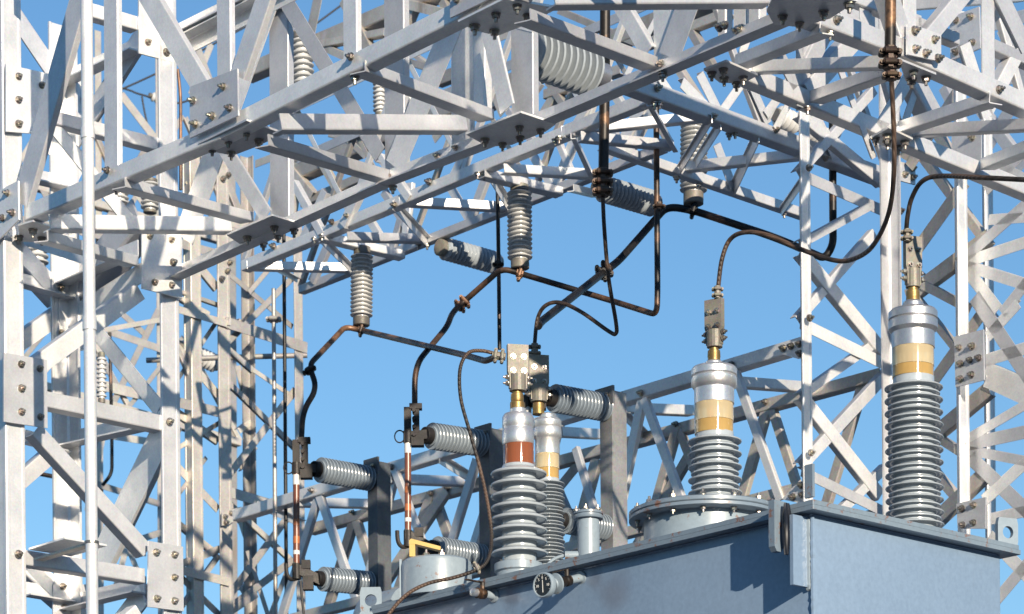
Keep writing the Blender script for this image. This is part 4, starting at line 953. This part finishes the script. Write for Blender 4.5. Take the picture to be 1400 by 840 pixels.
# ================================================================== FUSE SWITCHES
def fuse_switch(lab_post, lab_sw, x0, x1, ytop, ybot, dep, ins, tube, idx, pm=None):
    p = Yp(dep).at((x0 + x1) / 2, ytop); w = (x1 - x0) * dep / F
    post = thing('steel_post', lab_post, 'post', on(p), 'fuse switch posts')
    q0, q1 = on(p), p
    # channel: web facing the insulators, two flanges
    ax = V; ay = U
    sec = [(-w * .5, -w * .42), (w * .5, -w * .42), (w * .5, -w * .32), (-w * .38, -w * .32), (-w * .38, w * .32), (w * .5, w * .32), (w * .5, w * .42), (-w * .5, w * .42)]
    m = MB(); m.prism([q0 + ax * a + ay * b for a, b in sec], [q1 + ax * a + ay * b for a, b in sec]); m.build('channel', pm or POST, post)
    m = MB(); m.box(q1 - Z * .03 - ax * (w * .56), ax, ay, Z, .014, w * 1.25, .10); pl = m.build('end_plate', POST, post)
    bolt(pl, q1 - Z * .03 - ax * (w * .58) - ay * w * .3, -ax, .9)
    sw = thing('fuse_switch', lab_sw, 'fuse switch', Yp(dep).at(tube[0], tube[2]), 'fuse switches')
    ends = []
    for (ax0, ay0, bx, by, r) in ins:
        s = Yp(dep - .02).at(ax0, ay0); e = vpt(s, bx, by); d = (e - s).normalized()
        insulator(None, None, None, s, e, r * dep / F, r * .72 * dep / F, 15, (.03, .1), PORC_D, parent=sw, capmat=DARK, rcap=r * .62 * dep / F)
        ends.append(e)
    tx, ty0, ty1 = tube
    dd = ends[0].y
    top, bot = Yp(dd).at(tx, ty0), Yp(dd).at(tx + .3, ty1)
    r = 4.6 * dd / F
    m = MB(); m.cyl(bot, top, r, 18); tb = m.build('fuse_tube', TUBE, sw, True)
    L = top - bot
    for f0, f1, mt, nm in ((.83, .93, WHITE, 'label_band'), (.43, .49, ORANGE, 'sticker'), (.25, .32, ORANGE, 'sticker'), (.14, .18, WHITE, 'label_band')):
        m = MB(); m.cyl(bot + L * f0, bot + L * f1, r * 1.04, 18); m.build(nm, mt, tb, True)
    # upper contact: dark upright, casting and pull ring
    e = ends[0]
    m = MB(); m.box(top + Z * .06, X, Y, Z, .04, .035, .20); m.build('upper_contact', DARK, sw)
    m = MB(); m.box((top + e) / 2 + Z * .0, (e - top).normalized(), Z, (e - top).normalized().cross(Z), (e - top).length + .04, .05, .035)
    m.box(top * .45 + e * .55 + Z * .09, X, Y, Z, .03, .04, .15); m.box(top * .5 + e * .5 + Z * .16, X, Y, Z, .07, .05, .03); m.cyl(top - Z * .035, top + Z * .03, r * 1.35, 12)
    m.box(top * .4 + e * .6 - Z * .035, X, Y, Z, .07, .06, .05)
    for k in range(4): m.cyl(top * .6 + e * .4 + Z * (k * .045) - Y * .04, top * .6 + e * .4 + Z * (k * .045) + Y * .04, .011, 8)
    m.build('upper_jaw', DARK, sw)
    rc = top - X * .045; m = MB(); m.sweep([rc + X * .028 * math.cos(t * math.pi / 8) + Z * .034 * math.sin(t * math.pi / 8) for t in range(17)], .004, 6); m.build('pull_ring', DARK, sw, True)
    e2 = ends[1]; m = MB()
    m.box((bot + e2) / 2, (e2 - bot).normalized(), Z, (e2 - bot).normalized().cross(Z), (e2 - bot).length + .04, .06, .04)
    m.cyl(bot - Z * .06, bot + Z * .03, r * 1.3, 12); m.box(bot + (e2 - bot) * .6 - Z * .05, X, Y, Z, .06, .05, .08); m.box(bot + (e2 - bot) * .5 + Z * .05, X, Y, Z, .05, .05, .05)
    m.sweep(catmull([bot - Z * .05 + X * .02, bot - Z * .06 - X * .03, bot - Z * .03 - X * .055, bot + Z * .03 - X * .06], 4), .012, 8)
    m.build('lower_hinge', DARK, sw)
    return sw, ends
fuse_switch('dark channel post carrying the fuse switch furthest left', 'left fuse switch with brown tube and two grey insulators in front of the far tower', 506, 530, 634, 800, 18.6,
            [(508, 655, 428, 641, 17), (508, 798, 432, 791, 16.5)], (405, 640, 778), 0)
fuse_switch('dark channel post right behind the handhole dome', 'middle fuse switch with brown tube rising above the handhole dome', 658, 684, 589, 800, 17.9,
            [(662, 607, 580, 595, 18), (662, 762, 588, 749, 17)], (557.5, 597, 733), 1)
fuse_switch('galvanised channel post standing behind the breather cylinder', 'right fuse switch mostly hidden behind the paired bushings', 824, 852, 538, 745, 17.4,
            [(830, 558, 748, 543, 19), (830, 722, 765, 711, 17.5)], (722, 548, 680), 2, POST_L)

# ================================================================== BUS PIPES AND CABLES
def pipe(name, label, cat, pts, rpx, mat, group=None, rr=.12, clamps=(), smooth=False, cmat=None):
    P = D(pts); root = thing(name, label, cat, P[0], group)
    path = catmull(P, 8) if smooth else rounded(P, rr, 7)
    # subdivide long runs
    m = MB(); m.sweep(path, rpx * sum(q[2] for q in pts) / len(pts) / F, 14); m.build('conductor', mat, root, True)
    for (a, b, y, dx, dy, s, n, r) in clamps:
        c0, c1 = Yp(y).at(a, b), Yp(y).at(a + dx, b + dy)
        clamp(root, c0, (c1 - c0).normalized(), r * y / F, s, cmat or CAST, n)
    return root
PG = 'copper bus pipes'
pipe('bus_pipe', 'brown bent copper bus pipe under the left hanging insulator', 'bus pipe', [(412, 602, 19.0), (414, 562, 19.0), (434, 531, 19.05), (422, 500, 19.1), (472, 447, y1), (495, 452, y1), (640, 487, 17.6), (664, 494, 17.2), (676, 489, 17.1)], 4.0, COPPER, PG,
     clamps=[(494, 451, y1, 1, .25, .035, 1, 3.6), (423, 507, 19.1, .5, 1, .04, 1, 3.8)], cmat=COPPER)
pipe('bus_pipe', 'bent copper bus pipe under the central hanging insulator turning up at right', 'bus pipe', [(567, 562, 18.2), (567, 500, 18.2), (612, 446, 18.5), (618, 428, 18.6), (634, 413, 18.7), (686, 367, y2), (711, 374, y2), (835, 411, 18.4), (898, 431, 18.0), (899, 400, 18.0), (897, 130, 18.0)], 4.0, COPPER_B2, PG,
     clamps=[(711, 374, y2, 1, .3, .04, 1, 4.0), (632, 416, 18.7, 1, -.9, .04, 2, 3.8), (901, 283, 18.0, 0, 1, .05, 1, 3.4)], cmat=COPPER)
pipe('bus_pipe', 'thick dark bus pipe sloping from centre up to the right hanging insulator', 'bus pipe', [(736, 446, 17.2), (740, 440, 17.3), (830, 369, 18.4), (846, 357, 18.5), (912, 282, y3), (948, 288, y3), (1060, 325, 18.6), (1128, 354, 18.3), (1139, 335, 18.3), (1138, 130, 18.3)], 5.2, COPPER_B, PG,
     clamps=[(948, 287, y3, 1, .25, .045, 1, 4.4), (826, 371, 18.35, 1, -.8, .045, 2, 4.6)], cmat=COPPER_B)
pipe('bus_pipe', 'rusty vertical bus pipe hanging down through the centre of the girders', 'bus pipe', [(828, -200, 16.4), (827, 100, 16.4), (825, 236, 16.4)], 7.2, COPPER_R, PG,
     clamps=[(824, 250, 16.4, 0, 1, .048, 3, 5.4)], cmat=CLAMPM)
pipe('bus_pipe', 'rusty vertical bus pipe hanging from the top edge at right', 'bus pipe', [(1218, -200, 14.1), (1217.5, 0, 14.1), (1217, 74, 14.1)], 7.8, COPPER_R, PG,
     clamps=[(1217, 80, 14.1, 0, 1, .05, 2, 6), (1219, 104, 14.1, 0, 1, .035, 1, 5)], cmat=CLAMPM)
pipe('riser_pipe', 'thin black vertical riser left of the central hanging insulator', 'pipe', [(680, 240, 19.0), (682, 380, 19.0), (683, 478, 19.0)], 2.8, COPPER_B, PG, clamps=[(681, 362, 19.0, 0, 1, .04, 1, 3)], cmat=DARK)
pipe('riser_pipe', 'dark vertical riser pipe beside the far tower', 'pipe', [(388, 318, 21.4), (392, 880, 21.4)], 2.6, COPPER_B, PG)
pipe('ground_rod_pipe', 'grey vertical operating rod in front of the far tower', 'pipe', [(374, 395, 21.2), (377, 880, 21.2)], 2.9, ALU_FAR, PG, clamps=[(374, 437, 21.2, 0, 1, .03, 1, 4)], cmat=ALU_FAR)
CG = 'flexible jumper cables'
pipe('jumper_cable', 'braided cable looping from the central rusty pipe to the pair of bushings', 'cable', [(824, 262, 16.4), (826, 310, 16.4), (832, 380, 16.5), (842, 440, 16.6), (842, 456, 16.65), (832, 453, 16.7), (795, 427, 16.8), (766, 414, 16.9), (746, 418, 16.95), (735, 436, 17.0), (731, 470, 17.0)], 2.8, CABLE, CG, smooth=True,
     clamps=[(731, 479, 17.0, 0, 1, .035, 2, 3.2)])
pipe('jumper_cable', 'braided cable dropping from the right pipe and looping to the turret bushing', 'cable', [(1219, 112, 14.1), (1222, 180, 14.2), (1222, 240, 14.3), (1214, 295, 14.5), (1192, 338, 14.7), (1165, 355, 14.9), (1140, 356, 15.0), (1100, 343, 15.1), (1050, 322, 15.2), (1018, 318, 15.3), (998, 328, 15.4), (987, 355, 15.42), (982, 392, 15.44)], 3.2, CABLE, CG, smooth=True,
     clamps=[(981, 400, 15.42, 0, 1, .03, 2, 3.0)])
pipe('jumper_cable', 'brown cable coming in from the right edge to the tallest bushing', 'cable', [(1440, 249, 14.6), (1400, 246, 14.7), (1340, 243, 14.9), (1285, 241, 15.2), (1261, 248, 15.3), (1247, 270, 15.4), (1241, 295, 15.45), (1239, 316, 15.5)], 3.3, CABLE, CG, smooth=True,
     clamps=[(1240, 322, 15.46, 0, 1, .03, 2, 3.2)])
pipe('jumper_cable', 'long brown cable hanging from the front left bushing over the tank edge', 'cable', [(684, 486, 16.3), (660, 480, 16.3), (640, 483, 16.25), (629, 505, 16.2), (630, 545, 16.2), (642, 590, 16.2), (656, 640, 16.2), (667, 690, 16.15), (672, 735, 16.1), (667, 765, 16.0), (652, 779, 15.95), (620, 790, 15.95), (585, 798, 15.95), (555, 814, 15.95), (530, 842, 15.95), (505, 880, 15.95), (498, 960, 15.95)], 2.5, CABLE, CG, smooth=True,
     clamps=[(682, 487, 16.28, 1, .12, .035, 2, 3.6), (652, 777, 15.96, 1, -.5, .03, 1, 3.4)])
pipe('drop_wire', 'thin black wire hanging below the left fuse switch', 'wire', [(411, 795, 18.2), (413, 820, 18.2), (419, 870, 18.2)], 1.8, WIRE, CG, smooth=True)
WG = 'distant overhead wires'
for pts, lab in (([(100, 148, 30), (160, 125, 30), (240, 88, 30), (330, 40, 30), (400, 5, 30)], 'thick black overhead wire passing behind the near girder at upper left'),
                 ([(158, 118, 32), (178, 124, 32), (195, 130, 32), (250, 140, 32), (350, 90, 32), (470, 5, 32)], 'sagging thin overhead wire behind the upper left girder'),
                 ([(390, 259, 28), (430, 243, 28), (510, 206, 28)], 'short black overhead wire left of the middle girder'),
                 ([(194, 132, 31), (197, 150, 31), (203, 178, 31)], 'hanging grey wire tail below the dead-end fitting')):
    pipe('overhead_wire', lab, 'wire', pts, 1.3, WIRE, WG, smooth=True)
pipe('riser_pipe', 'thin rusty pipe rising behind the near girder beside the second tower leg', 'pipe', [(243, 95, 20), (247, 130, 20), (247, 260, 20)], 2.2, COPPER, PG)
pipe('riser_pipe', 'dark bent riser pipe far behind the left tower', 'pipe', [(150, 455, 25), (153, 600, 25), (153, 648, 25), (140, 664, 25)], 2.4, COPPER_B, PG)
pipe('bus_pipe', 'grey horizontal pipe between left tower and far tower', 'pipe', [(200, 493, 23.2), (310, 489, 23.2), (420, 486, 23.2)], 3.6, ALU_FAR, PG)
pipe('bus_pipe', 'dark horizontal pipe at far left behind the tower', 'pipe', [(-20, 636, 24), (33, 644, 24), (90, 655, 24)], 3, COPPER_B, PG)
